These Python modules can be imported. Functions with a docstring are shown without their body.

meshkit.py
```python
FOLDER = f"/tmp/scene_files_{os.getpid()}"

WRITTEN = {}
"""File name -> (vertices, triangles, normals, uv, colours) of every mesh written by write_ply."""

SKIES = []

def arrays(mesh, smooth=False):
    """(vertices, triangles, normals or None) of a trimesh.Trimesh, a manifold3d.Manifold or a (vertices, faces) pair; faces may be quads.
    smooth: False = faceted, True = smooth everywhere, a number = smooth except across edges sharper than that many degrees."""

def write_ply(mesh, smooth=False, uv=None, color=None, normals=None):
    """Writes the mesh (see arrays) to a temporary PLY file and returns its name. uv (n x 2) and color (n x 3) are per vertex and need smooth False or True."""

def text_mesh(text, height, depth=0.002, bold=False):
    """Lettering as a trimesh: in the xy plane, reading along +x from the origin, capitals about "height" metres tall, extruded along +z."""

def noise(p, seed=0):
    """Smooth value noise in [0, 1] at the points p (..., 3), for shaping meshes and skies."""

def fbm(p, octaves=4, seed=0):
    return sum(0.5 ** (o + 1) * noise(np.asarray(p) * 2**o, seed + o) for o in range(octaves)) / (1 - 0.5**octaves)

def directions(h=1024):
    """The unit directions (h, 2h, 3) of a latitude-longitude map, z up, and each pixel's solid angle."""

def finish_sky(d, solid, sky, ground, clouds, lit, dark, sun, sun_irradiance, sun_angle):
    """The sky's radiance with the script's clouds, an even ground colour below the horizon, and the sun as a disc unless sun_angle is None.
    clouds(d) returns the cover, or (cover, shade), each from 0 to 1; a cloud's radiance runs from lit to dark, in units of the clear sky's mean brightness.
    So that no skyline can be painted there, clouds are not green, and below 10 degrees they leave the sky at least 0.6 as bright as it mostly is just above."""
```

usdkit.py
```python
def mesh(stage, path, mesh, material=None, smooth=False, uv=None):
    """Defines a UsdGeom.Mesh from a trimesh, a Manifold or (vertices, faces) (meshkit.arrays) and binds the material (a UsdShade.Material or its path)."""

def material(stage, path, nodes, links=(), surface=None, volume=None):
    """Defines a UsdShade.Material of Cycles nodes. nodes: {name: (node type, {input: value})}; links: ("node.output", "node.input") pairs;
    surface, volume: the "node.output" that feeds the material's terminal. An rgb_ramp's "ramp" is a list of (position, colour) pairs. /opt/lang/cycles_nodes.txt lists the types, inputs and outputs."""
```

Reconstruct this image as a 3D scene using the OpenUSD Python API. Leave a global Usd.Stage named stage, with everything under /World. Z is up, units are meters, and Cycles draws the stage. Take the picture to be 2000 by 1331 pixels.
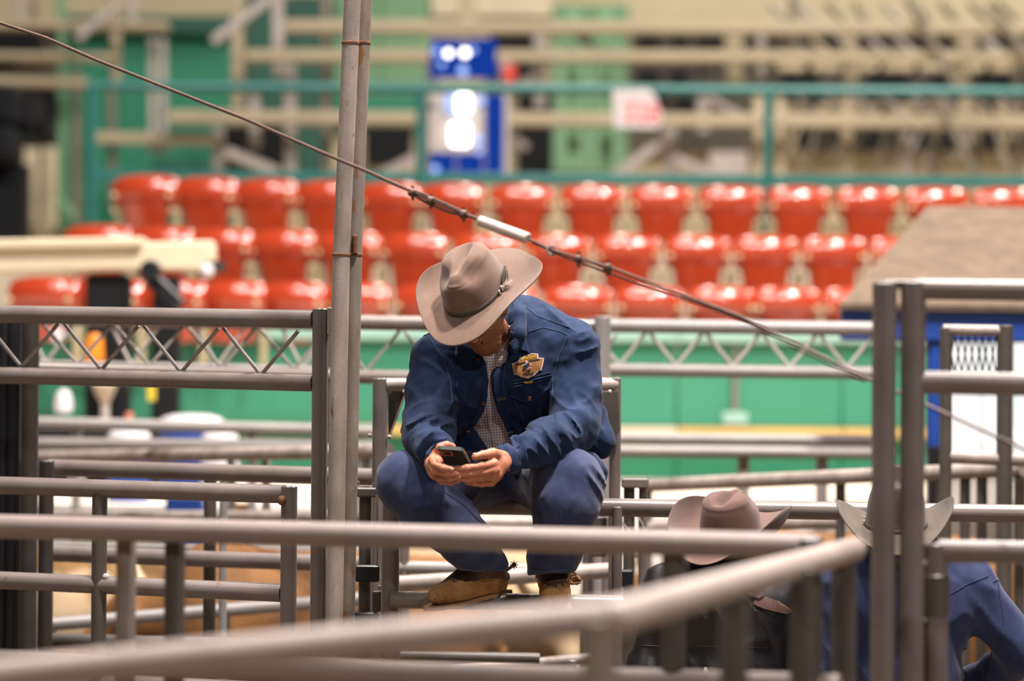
import math, random
import numpy as np, trimesh, usdkit, meshkit
from pxr import Usd, UsdGeom, UsdLux, UsdShade, Gf, Sdf
from scipy.spatial import Delaunay
from shapely.geometry import Polygon, Point

random.seed(7); RNG = np.random.default_rng(7)
stage = Usd.Stage.CreateInMemory()
UsdGeom.SetStageUpAxis(stage, UsdGeom.Tokens.z); UsdGeom.SetStageMetersPerUnit(stage, 1.0)
UsdGeom.Xform.Define(stage, '/World'); UsdGeom.Scope.Define(stage, '/World/Looks')

# ------------------------------------------------------------------ camera
FPX = 100.0 / 36.0 * 2000.0          # focal length in pixels of the 2000 px wide frame
CAM = np.array([0.0, 0.0, 2.15])
PITCH, ROLL = 0.0143, math.radians(0.42)
_f = np.array([0, math.cos(PITCH), math.sin(PITCH)]); _u0 = np.array([0, -math.sin(PITCH), math.cos(PITCH)]); _r0 = np.array([1.0, 0, 0])
CR = math.cos(ROLL) * _r0 + math.sin(ROLL) * _u0
CU = -math.sin(ROLL) * _r0 + math.cos(ROLL) * _u0
CF = _f
cam = UsdGeom.Camera.Define(stage, '/World/camera')
cam.CreateFocalLengthAttr(100.0); cam.CreateHorizontalApertureAttr(36.0); cam.CreateVerticalApertureAttr(36.0 * 1331 / 2000)
cam.CreateFStopAttr(1.38); cam.CreateFocusDistanceAttr(8.97); cam.CreateClippingRangeAttr(Gf.Vec2f(0.1, 200))
cam.AddTransformOp().Set(Gf.Matrix4d(*[float(x) for r, w in ((CR, 0), (CU, 0), (-CF, 0), (CAM, 1)) for x in (*r, w)]))
cam.GetPrim().CreateAttribute('exposure', Sdf.ValueTypeNames.Float).Set(-1.60)

# ------------------------------------------------------------------ light: the hall's lamps under the roof, and a dim even fill
dome = UsdLux.DomeLight.Define(stage, '/World/hall_light'); dome.CreateIntensityAttr(0.016); dome.CreateColorAttr(Gf.Vec3f(1.0, 0.93, 0.88))
LAMPS = [  # x, y, z, radius, intensity, colour
    (2.2, 6.4, 12.8, 0.42, 4900, (1.0, 0.90, 0.84)),
    (-2.2, 8.6, 13.0, 0.45, 2000, (1.0, 0.91, 0.85)),
    (-5.0, 0.5, 9.5, 0.45, 700, (1.0, 0.91, 0.86)),
    (5.5, -1.5, 7.6, 0.45, 1150, (1.0, 0.92, 0.88)),
    (6.0, 9.5, 13.0, 0.50, 900, (1.0, 0.89, 0.83)),
    (-5.5, 7.0, 13.0, 0.50, 420, (1.0, 0.88, 0.80)),
    (-3.0, 15.0, 12.5, 0.45, 560, (1.0, 0.90, 0.82)),
    (4.2, 14.5, 12.5, 0.50, 2500, (1.0, 0.91, 0.84)),
    (9.0, 16.0, 12.5, 0.45, 600, (1.0, 0.84, 0.72)),
    (0.5, 24.0, 12.5, 0.6, 420, (1.0, 0.92, 0.80)),
    (8.0, 24.5, 12.5, 0.6, 700, (1.0, 0.92, 0.80)),
]
for i, (x, y, z, r, inten, col) in enumerate(LAMPS):
    L = UsdLux.DiskLight.Define(stage, '/World/arena_lamp' + ('' if i == 0 else f'_{i:03d}'))
    L.CreateRadiusAttr(r); L.CreateIntensityAttr(inten); L.CreateColorAttr(Gf.Vec3f(*col)); L.AddTranslateOp().Set((x, y, z))

# ------------------------------------------------------------------ helpers
def at(px, py, d):
    """the point that many metres away along the lens axis that a photograph's pixel shows"""
    return CAM + d * (CF + CR * ((px - 1000.0) / FPX) + CU * ((665.5 - py) / FPX))
def to_px(p):
    q = np.asarray(p, float) - CAM; d = q @ CF
    return np.stack([1000 + FPX * (q @ CR) / d, 665.5 - FPX * (q @ CU) / d, d], -1)

def unit(v):
    v = np.asarray(v, float); return v / np.linalg.norm(v)

def frame(a):
    a = unit(a); h = np.array([0, 0, 1.0]) if abs(a[2]) < 0.9 else np.array([0, 1.0, 0])
    x = unit(np.cross(h, a)); return x, np.cross(a, x), a

def tube(p, q, r, n=20, r2=None, bevel=0.0):
    p, q = np.asarray(p, float), np.asarray(q, float); x, y, _ = frame(q - p); r2 = r if r2 is None else r2
    L = np.linalg.norm(q - p); a = (q - p) / L
    prof = [(0, 0.0), (r - bevel, 0.0), (r, bevel), (r2, L - bevel), (r2 - bevel, L), (0, L)] if bevel else [(0, 0), (r, 0), (r2, L), (0, L)]
    t = np.linspace(0, 2 * np.pi, n, endpoint=False); V, F = [], []
    ring = []
    for (rr, h) in prof:
        if rr == 0:
            ring.append([len(V)]); V.append(p + a * h)
        else:
            ring.append(list(range(len(V), len(V) + n))); V += [p + a * h + rr * (math.cos(s) * x + math.sin(s) * y) for s in t]
    for A, B in zip(ring[:-1], ring[1:]):
        for k in range(n):
            k2 = (k + 1) % n
            if len(A) == 1: F.append((A[0], B[k2], B[k]))
            elif len(B) == 1: F.append((A[k], A[k2], B[0]))
            else: F += [(A[k], A[k2], B[k2]), (A[k], B[k2], B[k])]
    return trimesh.Trimesh(np.array(V), np.array(F), process=False)

def sweep(pts, r, n=10):
    pts = np.asarray(pts, float); rr = np.broadcast_to(np.asarray(r, float), (len(pts),)); V, F = [], []
    x = None; t = np.linspace(0, 2 * np.pi, n, endpoint=False)
    for i, p in enumerate(pts):
        a = unit(pts[min(i + 1, len(pts) - 1)] - pts[max(i - 1, 0)])
        if x is None: x, y, _ = frame(a)
        x = unit(x - a * (x @ a)); y = np.cross(a, x)
        V += [p + rr[i] * (math.cos(s) * x + math.sin(s) * y) for s in t]
    for i in range(len(pts) - 1):
        for k in range(n):
            a, b, c, d = i * n + k, i * n + (k + 1) % n, (i + 1) * n + (k + 1) % n, (i + 1) * n + k
            F += [(a, b, c), (a, c, d)]
    V += [pts[0], pts[-1]]; m = len(V)
    for k in range(n):
        F += [(m - 2, (k + 1) % n, k), (m - 1, (len(pts) - 1) * n + k, (len(pts) - 1) * n + (k + 1) % n)]
    return trimesh.Trimesh(np.array(V), np.array(F), process=False)

def box(c, s, R=None, bevel=0.0):
    c, s = np.asarray(c, float), np.asarray(s, float)
    if bevel:
        pts = []
        for sx in (-1, 1):
            for sy in (-1, 1):
                for sz in (-1, 1):
                    h = s / 2 * (sx, sy, sz)
                    for k in range(3):
                        g = h.copy()
                        for j in range(3):
                            if j != k: g[j] -= np.sign(h[j]) * bevel
                        pts.append(g)
        m = trimesh.convex.convex_hull(np.array(pts))
    else:
        m = trimesh.creation.box(s)
    v = np.array(m.vertices)
    if R is not None: v = v @ np.asarray(R).T
    return trimesh.Trimesh(v + c, m.faces, process=False)

def beam(p, q, w, h, up=(0, 0, 1), bevel=0.0):
    """a rectangular bar from p to q, w wide across and h tall along up"""
    p, q = np.asarray(p, float), np.asarray(q, float); a = unit(q - p); s = unit(np.cross(a, up)); t = np.cross(s, a)
    return box((p + q) / 2, (np.linalg.norm(q - p), w, h), np.stack([a, s, t], 1), bevel)

def cat(*ms): return trimesh.util.concatenate([m for m in ms])

def prism(poly, p0, ex, ey, ez, depth):
    """a flat outline (list of 2-D points) given thickness, in the frame (p0; ex, ey, ez)"""
    m = trimesh.creation.extrude_polygon(Polygon(poly), depth, engine='earcut')
    v = np.array(m.vertices)
    return trimesh.Trimesh(np.asarray(p0) + v[:, :1] * np.asarray(ex) + v[:, 1:2] * np.asarray(ey) + v[:, 2:] * np.asarray(ez), m.faces, process=False)

def lathe(prof, p, axis, n=24):
    x, y, a = frame(axis); t = np.linspace(0, 2 * np.pi, n, endpoint=False); V, F = [], []
    for r, h in prof: V += [np.asarray(p) + a * h + r * (math.cos(s) * x + math.sin(s) * y) for s in t]
    for i in range(len(prof) - 1):
        for k in range(n):
            A, B, C, D = i * n + k, i * n + (k + 1) % n, (i + 1) * n + (k + 1) % n, (i + 1) * n + k
            F += [(A, B, C), (A, C, D)]
    return trimesh.Trimesh(np.array(V), np.array(F), process=False)

_used = {}
def numbered(parent, name):
    k = _used.get((parent, name), 0); _used[(parent, name)] = k + 1
    return f'{parent}/{name}' + (f'_{k:03d}' if k else '')

class Thing:
    """one thing: its parts are gathered in place, then written under an Xform that stands at the thing's base"""
    def __init__(s, name, label=None, cat=None, group=None, kind=None):
        s.path = numbered('/World', name); s.parts = []; s.data = dict(label=label, category=cat, group=group, kind=kind)
    def part(s, name, mesh, mat, parent=None, label=None, smooth=35, kind=None):
        path = numbered(parent or s.path, name); s.parts.append((path, mesh, mat, label, smooth, kind)); return path
    def done(s, base=None):
        lo = np.min([np.asarray(m.vertices).min(0) for _, m, *_ in s.parts], 0); hi = np.max([np.asarray(m.vertices).max(0) for _, m, *_ in s.parts], 0)
        b = np.array([(lo[0] + hi[0]) / 2, (lo[1] + hi[1]) / 2, lo[2]]) if base is None else np.asarray(base, float)
        x = UsdGeom.Xform.Define(stage, s.path); x.AddTranslateOp().Set(Gf.Vec3d(*map(float, b)))
        tag(x.GetPrim(), **s.data)
        for path, m, mat, label, smooth, kind in s.parts:
            g = usdkit.mesh(stage, path, (np.asarray(m.vertices) - b, np.asarray(m.faces)), M[mat], smooth)
            tag(g.GetPrim(), label=label, kind=kind)
        return s

def tag(prim, label=None, category=None, group=None, kind=None):
    for k, v in dict(label=label, category=category, group=group, kind=kind).items():
        if v: prim.SetCustomDataByKey(k, v)

def single(name, mesh, mat, label, cat_, group=None, smooth=35, kind=None):
    path = numbered('/World', name); g = usdkit.mesh(stage, path, (np.asarray(mesh.vertices), np.asarray(mesh.faces)), M[mat], smooth)
    tag(g.GetPrim(), label=label, category=cat_, group=group, kind=kind); return path

def copy_of(src, name, label, cat_, group, loc, rotz=0.0):
    p = numbered('/World', name); x = UsdGeom.Xform.Define(stage, p); x.AddTranslateOp().Set(Gf.Vec3d(*map(float, loc))); x.AddRotateZOp().Set(float(rotz))
    x.GetPrim().GetReferences().AddInternalReference(src); x.GetPrim().SetInstanceable(True); tag(x.GetPrim(), label, cat_, group); return p

# ------------------------------------------------------------------ materials
M = {}
def mat(name, col, rough=0.5, metal=0.0, col2=None, scale=6.0, detail=4.0, bump=0.0, bscale=None, spec=0.5, spots=None, coat=0.0, sheen=0.0, stretch=None, lo=0.35, hi=0.7):
    nodes = {'p': ('principled_bsdf', {'base_color': col, 'roughness': rough, 'metallic': metal, 'specular_ior_level': spec, 'coat_weight': coat, 'coat_roughness': 0.02, 'sheen_weight': sheen, 'sheen_roughness': 0.45}), 'g': ('geometry', {})}
    links = []
    vec = 'g.position'
    if stretch:
        nodes['mp'] = ('mapping', {'scale': stretch}); links.append((vec, 'mp.vector')); vec = 'mp.vector'
    out = None
    if col2 is not None:
        nodes['n'] = ('noise_texture', {'scale': scale, 'detail': detail, 'roughness': 0.6}); nodes['r'] = ('rgb_ramp', {'ramp': [(lo, col), (hi, col2)]})
        links += [(vec, 'n.vector'), ('n.fac', 'r.fac')]; out = 'r.color'
    if spots:   # (colour, scale, threshold): flecks with a shape of their own
        c3, sc, th = spots
        nodes['sn'] = ('noise_texture', {'scale': sc, 'detail': 5.0, 'roughness': 0.65}); nodes['sr'] = ('rgb_ramp', {'ramp': [(th - 0.03, (0, 0, 0)), (th + 0.03, (1, 1, 1))]})
        nodes['sm'] = ('mix_color', {'a': col, 'b': c3}); links += [(vec, 'sn.vector'), ('sn.fac', 'sr.fac'), ('sr.color', 'sm.fac')]
        if out: links.append((out, 'sm.a'))
        out = 'sm.result'
    if out: links.append((out, 'p.base_color'))
    if bump:
        nodes['bn'] = ('noise_texture', {'scale': bscale or scale * 4, 'detail': 4.0, 'roughness': 0.6}); nodes['b'] = ('bump', {'strength': bump, 'distance': 0.002})
        links += [('g.position', 'bn.vector'), ('bn.fac', 'b.height'), ('b.normal', 'p.normal')]
    M[name] = usdkit.material(stage, f'/World/Looks/{name}', nodes, links, surface='p.BSDF')
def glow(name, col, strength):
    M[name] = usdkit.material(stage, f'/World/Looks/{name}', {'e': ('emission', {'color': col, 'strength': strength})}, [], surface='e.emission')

mat('steel_paint', (0.135, 0.112, 0.104), 0.34, 0.0, col2=(0.170, 0.143, 0.133), scale=9, bump=0.15, bscale=160, spots=((0.12, 0.055, 0.03), 26, 0.70))
mat('steel_dark', (0.060, 0.052, 0.046), 0.42, 0.0, col2=(0.085, 0.072, 0.062), scale=9, bump=0.15, bscale=120)
mat('steel_black', (0.028, 0.024, 0.021), 0.38, 0.0, col2=(0.038, 0.033, 0.029), scale=9)
mat('steel_grey', (0.22, 0.205, 0.20), 0.40, 0.0, col2=(0.27, 0.25, 0.24), scale=7)
mat('steel_worn', (0.36, 0.305, 0.275), 0.48, 0.0, col2=(0.22, 0.185, 0.165), scale=14, detail=6, bump=0.25, bscale=90, spots=((0.19, 0.075, 0.03), 38, 0.66), stretch=(1, 1, 0.35))
mat('steel_worn_dark', (0.26, 0.215, 0.185), 0.5, 0.0, col2=(0.15, 0.125, 0.105), scale=14, detail=6, bump=0.25, bscale=90, spots=((0.22, 0.10, 0.035), 30, 0.63), stretch=(1, 1, 0.35))
mat('steel_pale', (0.36, 0.30, 0.275), 0.44, 0.0, col2=(0.30, 0.25, 0.228), scale=12, bump=0.2, bscale=90)
mat('steel_rose', (0.24, 0.192, 0.175), 0.42, 0.0, col2=(0.20, 0.16, 0.147), scale=11, bump=0.2, bscale=120)
mat('rust', (0.20, 0.085, 0.03), 0.8, 0.0, col2=(0.09, 0.04, 0.02), scale=60, bump=0.5, bscale=220)
mat('rod_steel', (0.30, 0.26, 0.24), 0.36, 0.0, col2=(0.22, 0.19, 0.17), scale=30)
mat('cable_steel', (0.07, 0.045, 0.036), 0.5, 0.2, col2=(0.13, 0.06, 0.04), scale=40)
mat('sleeve_white', (0.62, 0.54, 0.50), 0.5, 0.0, col2=(0.52, 0.43, 0.38), scale=20)
mat('red_plastic', (0.36, 0.040, 0.013), 0.22, 0.0, col2=(0.40, 0.047, 0.015), scale=3, coat=1.0)
mat('seat_metal', (0.50, 0.42, 0.26), 0.4, 0.0, col2=(0.42, 0.34, 0.20), scale=12)
mat('concrete', (0.42, 0.36, 0.27), 0.85, 0.0, col2=(0.34, 0.29, 0.22), scale=3, bump=0.2)
mat('cream_wall', (0.60, 0.52, 0.34), 0.7, 0.0, col2=(0.54, 0.46, 0.30), scale=1.5)
mat('cream_paint', (0.66, 0.58, 0.42), 0.5, 0.0, col2=(0.60, 0.52, 0.37), scale=3)
mat('beam_paint', (0.42, 0.35, 0.24), 0.55, 0.0, col2=(0.36, 0.30, 0.20), scale=2)
mat('strut_grey', (0.46, 0.42, 0.39), 0.45, 0.0, col2=(0.38, 0.34, 0.32), scale=3)
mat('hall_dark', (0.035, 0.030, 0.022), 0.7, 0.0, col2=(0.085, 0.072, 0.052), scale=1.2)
mat('strut_brown', (0.17, 0.145, 0.105), 0.5, 0.0, col2=(0.22, 0.19, 0.14), scale=3)
mat('green_panel', (0.012, 0.20, 0.115), 0.55, 0.0, col2=(0.016, 0.235, 0.14), scale=0.8)
mat('green_dark', (0.008, 0.075, 0.055), 0.55, 0.0, col2=(0.012, 0.10, 0.07), scale=0.8)
mat('green_pale', (0.14, 0.30, 0.16), 0.55, 0.0, col2=(0.17, 0.34, 0.19), scale=0.8)
mat('green_board', (0.030, 0.205, 0.125), 0.42, 0.0, col2=(0.040, 0.23, 0.142), scale=0.7)
mat('green_low', (0.010, 0.18, 0.095), 0.5, 0.0, col2=(0.013, 0.21, 0.11), scale=0.9)
mat('teal_cap', (0.24, 0.42, 0.36), 0.4, 0.0, col2=(0.28, 0.46, 0.40), scale=2)
mat('teal_paint', (0.014, 0.115, 0.105), 0.35, 0.0, col2=(0.022, 0.14, 0.128), scale=2)
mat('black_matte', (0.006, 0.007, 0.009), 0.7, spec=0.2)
mat('black_gloss', (0.012, 0.013, 0.016), 0.3)
mat('dirt', (0.13, 0.095, 0.065), 0.95, 0.0, col2=(0.09, 0.065, 0.045), scale=4, bump=0.6, bscale=14)
mat('arena_dirt', (0.66, 0.57, 0.48), 0.95, 0.0, col2=(0.58, 0.49, 0.40), scale=4, bump=0.5, bscale=14)
mat('white_board', (0.80, 0.76, 0.72), 0.5, 0.0, col2=(0.74, 0.69, 0.64), scale=2)
mat('white_gloss', (0.62, 0.61, 0.64), 0.3)
mat('blue_paint', (0.008, 0.045, 0.26), 0.42, 0.0, col2=(0.012, 0.06, 0.32), scale=1.5)
mat('tan_felt', (0.135, 0.094, 0.063), 0.95, 0.0, col2=(0.080, 0.057, 0.040), scale=9, detail=8, bump=0.6, bscale=60)
mat('ochre', (0.52, 0.34, 0.10), 0.8, 0.0, col2=(0.40, 0.27, 0.11), scale=2)
mat('orange_paint', (0.72, 0.22, 0.015), 0.4)
mat('yellow_paint', (0.62, 0.48, 0.03), 0.5)
mat('salmon', (0.62, 0.22, 0.15), 0.6)
mat('sign_white', (0.46, 0.42, 0.42), 0.6)
mat('sign_red', (0.55, 0.045, 0.03), 0.6)
mat('felt_taupe', (0.172, 0.112, 0.086), 0.9, 0.0, col2=(0.148, 0.094, 0.072), scale=35, bump=0.35, bscale=700, sheen=0.25, spec=0.2)
mat('felt_mauve', (0.125, 0.074, 0.062), 0.9, 0.0, col2=(0.110, 0.064, 0.053), scale=30, bump=0.35, bscale=700, sheen=0.2, spec=0.2)
mat('felt_sage', (0.078, 0.060, 0.045), 0.9, 0.0, col2=(0.064, 0.049, 0.037), scale=30, bump=0.35, bscale=700, sheen=0.2, spec=0.2)
mat('hat_band', (0.055, 0.042, 0.034), 0.6)
mat('silver', (0.80, 0.76, 0.72), 0.25, 1.0)
mat('feather_pale', (0.62, 0.48, 0.40), 0.8)
mat('feather_dark', (0.045, 0.032, 0.024), 0.7)
mat('denim', (0.009, 0.021, 0.060), 0.85, 0.0, col2=(0.020, 0.040, 0.098), scale=16, detail=7, bump=0.45, bscale=420, sheen=0.06, spec=0.2)
mat('denim_dark', (0.009, 0.020, 0.062), 0.85, 0.0, col2=(0.017, 0.034, 0.095), scale=16, detail=7, bump=0.45, bscale=420, sheen=0.12, spec=0.2)
mat('denim_seam', (0.035, 0.058, 0.125), 0.9, 0.0, col2=(0.075, 0.10, 0.18), scale=160, bump=0.5, bscale=500)
mat('jeans', (0.018, 0.029, 0.080), 0.88, 0.0, col2=(0.046, 0.058, 0.125), scale=10, detail=8, bump=0.5, bscale=460, sheen=0.2, spec=0.2)
mat('chambray', (0.018, 0.026, 0.075), 0.88, 0.0, col2=(0.028, 0.040, 0.102), scale=14, detail=7, bump=0.4, bscale=420, sheen=0.15, spec=0.2)
mat('thread_gold', (0.30, 0.19, 0.06), 0.7)
mat('copper', (0.35, 0.16, 0.09), 0.4, 0.8)
mat('skin', (0.50, 0.205, 0.122), 0.5, 0.0, col2=(0.44, 0.155, 0.088), scale=45, detail=6, bump=0.3, bscale=350)
mat('nail', (0.66, 0.36, 0.27), 0.3)
mat('beard', (0.20, 0.078, 0.026), 0.65, 0.0, col2=(0.30, 0.13, 0.045), scale=140, bump=0.9, bscale=520)
mat('dark_hair', (0.03, 0.018, 0.012), 0.6)
mat('black_leather', (0.012, 0.011, 0.012), 0.42, 0.0, bump=0.4, bscale=80)
mat('brown_leather', (0.11, 0.062, 0.05), 0.34, 0.0, col2=(0.07, 0.04, 0.034), scale=18, bump=0.5, bscale=60)
mat('suede_boot', (0.42, 0.215, 0.070), 0.85, 0.0, col2=(0.20, 0.10, 0.034), scale=22, detail=7, bump=0.5, bscale=260, spots=((0.34, 0.20, 0.09), 30, 0.62))
mat('boot_strap', (0.075, 0.040, 0.026), 0.75, 0.0, col2=(0.13, 0.075, 0.05), scale=40, bump=0.7, bscale=150, spots=((0.34, 0.20, 0.16), 60, 0.68))
mat('boot_sole', (0.40, 0.23, 0.12), 0.8, 0.0, col2=(0.28, 0.15, 0.07), scale=30)
mat('phone_case', (0.008, 0.010, 0.011), 0.65, spec=0.25)
mat('phone_edge', (0.075, 0.082, 0.078), 0.5)
mat('phone_orange', (0.72, 0.115, 0.025), 0.5)
mat('lens_glass', (0.01, 0.01, 0.012), 0.06, coat=1.0)
mat('screen_glass', (0.02, 0.022, 0.028), 0.1)
mat('patch_tan', (0.34, 0.145, 0.038), 0.75, 0.0, col2=(0.29, 0.12, 0.03), scale=300, bump=0.4, bscale=900)
mat('patch_white', (0.72, 0.62, 0.56), 0.7)
mat('patch_gold', (0.70, 0.40, 0.03), 0.6)
mat('patch_black', (0.010, 0.010, 0.014), 0.7)
mat('patch_red', (0.45, 0.03, 0.03), 0.7)
mat('patch_navy', (0.015, 0.03, 0.12), 0.7)
mat('hide_cream', (0.42, 0.31, 0.19), 0.8, 0.0, col2=(0.33, 0.22, 0.12), scale=5, bump=0.4, bscale=120)
mat('hide_red', (0.20, 0.085, 0.020), 0.8, 0.0, col2=(0.14, 0.06, 0.016), scale=5, bump=0.4, bscale=120)
mat('hide_patch', (0.40, 0.29, 0.175), 0.8, 0.0, col2=(0.22, 0.115, 0.035), scale=1.5, detail=3, bump=0.4, bscale=120, lo=0.48, hi=0.54)
mat('horn', (0.42, 0.33, 0.22), 0.5)
mat('stage_beige', (0.52, 0.44, 0.33), 0.7, 0.0, col2=(0.45, 0.37, 0.27), scale=2)
glow('lamp_white', (1.0, 0.97, 0.95), 16.0)
glow('lamp_blue', (0.35, 0.50, 1.0), 5.0)
glow('screen_blue', (0.014, 0.085, 0.62), 1.6)
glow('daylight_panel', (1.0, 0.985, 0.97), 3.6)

# the checked shirt: woven lines along and across
def plaid():
    n = {'g': ('geometry', {}), 's': ('separate_xyz', {}),
         'p': ('principled_bsdf', {'roughness': 0.8, 'specular_ior_level': 0.2})}
    n['rot'] = ('vector_rotate', {'rotate_type': 'y_axis', 'angle': 0.10})
    l = [('g.position', 'rot.vector'), ('rot.vector', 's.vector')]
    for ax, per, ph in (('x', 0.0088, 0.0), ('z', 0.0088, 0.3)):
        n['m' + ax] = ('math', {'math_type': 'multiply_add', 'value2': 1 / per, 'value3': ph}); n['f' + ax] = ('math', {'math_type': 'fraction'}); n['t' + ax] = ('math', {'math_type': 'less_than', 'value2': 0.30})
        l += [('s.' + ax, f'm{ax}.value1'), (f'm{ax}.value', f'f{ax}.value1'), (f'f{ax}.value', f't{ax}.value1')]
        n['h' + ax] = ('math', {'math_type': 'multiply_add', 'value2': 0.5 / per, 'value3': ph}); n['k' + ax] = ('math', {'math_type': 'fraction'}); n['c' + ax] = ('math', {'math_type': 'less_than', 'value2': 0.5})
        l += [('s.' + ax, f'h{ax}.value1'), (f'h{ax}.value', f'k{ax}.value1'), (f'k{ax}.value', f'c{ax}.value1')]
        n['col' + ax] = ('mix_color', {'a': (0.045, 0.065, 0.17), 'b': (0.17, 0.055, 0.05)}); l.append((f'c{ax}.value', f'col{ax}.fac'))
    n['w'] = ('math', {'math_type': 'multiply', 'value2': 0.58}); n['w2'] = ('math', {'math_type': 'multiply', 'value2': 0.58}); l += [('tx.value', 'w.value1'), ('tz.value', 'w2.value1')]
    n['a'] = ('mix_color', {'a': (0.84, 0.77, 0.79)}); l += [('w.value', 'a.fac'), ('colx.result', 'a.b')]
    n['b'] = ('mix_color', {}); l += [('a.result', 'b.a'), ('w2.value', 'b.fac'), ('colz.result', 'b.b'), ('b.result', 'p.base_color')]
    M['plaid'] = usdkit.material(stage, '/World/Looks/plaid', n, l, surface='p.BSDF')
plaid()
# ------------------------------------------------------------------ the setting: ground, back wall, raised arena floor with its wall, terraces
def setting(name, mesh, m, smooth=False): single(name, mesh, m, None, None, kind='structure', smooth=smooth)
def zof(py, d): return at(1000, py, d)[2]

def ground():
    n = 60; X, Y = np.meshgrid(np.linspace(-16, 16, n), np.linspace(-4, 16, n)); P = np.stack([X, Y, 0 * X], -1).reshape(-1, 3)
    P[:, 2] = -0.02 + 0.035 * meshkit.fbm(P * 1.7, 3, 4) - 0.02
    q = np.arange(n * n).reshape(n, n); F = np.concatenate([np.stack([q[:-1, :-1], q[:-1, 1:], q[1:, 1:]], -1).reshape(-1, 3), np.stack([q[:-1, :-1], q[1:, 1:], q[1:, :-1]], -1).reshape(-1, 3)])
    setting('floor', trimesh.Trimesh(P, F, process=False), 'dirt', True)
ground()
AY, AZ = 14.6, 1.50                        # raised arena floor: front edge, height
setting('floor', cat(box((0, (AY + 36) / 2, AZ / 2), (44, 36 - AY, AZ))), 'arena_dirt')
for k in range(9):                         # the white boards that face the raised floor, one by one
    setting('wall_front', box((-7.2 + 1.8 * k, AY - 0.03, 1.225), (1.79, 0.05, 0.57), bevel=0.006), 'white_board')
    setting('wall_front', box((-7.2 + 1.8 * k, AY - 0.02, 0.468), (1.79, 0.04, 0.94), bevel=0.006), 'hall_dark')

# green boards of the arena side, each its own; tan ledge; dark foot boards
WB = 19.0
zb, zt, zl = zof(832, WB), zof(668, WB), zof(851, WB)
for k in range(12):
    x0 = -6.6 + 1.1 * k
    setting('wall_arena', box((x0 + 0.55, WB, (zb + zt) / 2), (1.092, 0.06, zt - zb), bevel=0.008), 'green_board')
    setting('trim_cap', box((x0 + 0.55, WB - 0.03, zt + 0.045), (1.096, 0.18, 0.085), bevel=0.012), 'teal_cap')
    setting('trim_ledge', box((x0 + 0.55, WB - 0.06, (zl + zb) / 2), (1.096, 0.16, zb - zl), bevel=0.01), 'ochre' if k % 3 else 'stage_beige')
    setting('trim_foot', box((x0 + 0.55, WB + 0.02, (AZ + zl) / 2), (1.094, 0.06, zl - AZ), bevel=0.006), 'green_low')
for px in (1436, 838):
    setting('trim_post', box(at(px, 780, WB - 0.06) * (1, 1, 0) + (0, 0, (zb + zt) / 2), (0.032, 0.05, zt - zb), bevel=0.005), 'strut_brown')
    setting('trim_post', box(at(px, 818, WB - 0.09), (0.17, 0.03, 0.085), bevel=0.01), 'teal_cap')

# terraces that carry the seats
ROW = [(20.60, 1.36), (19.95, 0.965), (19.30, 0.585)]      # depth of the seat backs, their height above the lens, rear row first
for k, (d, dz) in enumerate(ROW):
    z = 2.15 + dz - 0.40
    setting('terrace', box((0, d + 0.30, z / 2), (26, 0.66, z)), 'concrete')
setting('terrace', box((0, 21.6, (2.15 + 1.36 - 0.40) / 2), (26, 1.3, 2.15 + 1.36 - 0.40)), 'concrete')

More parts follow.
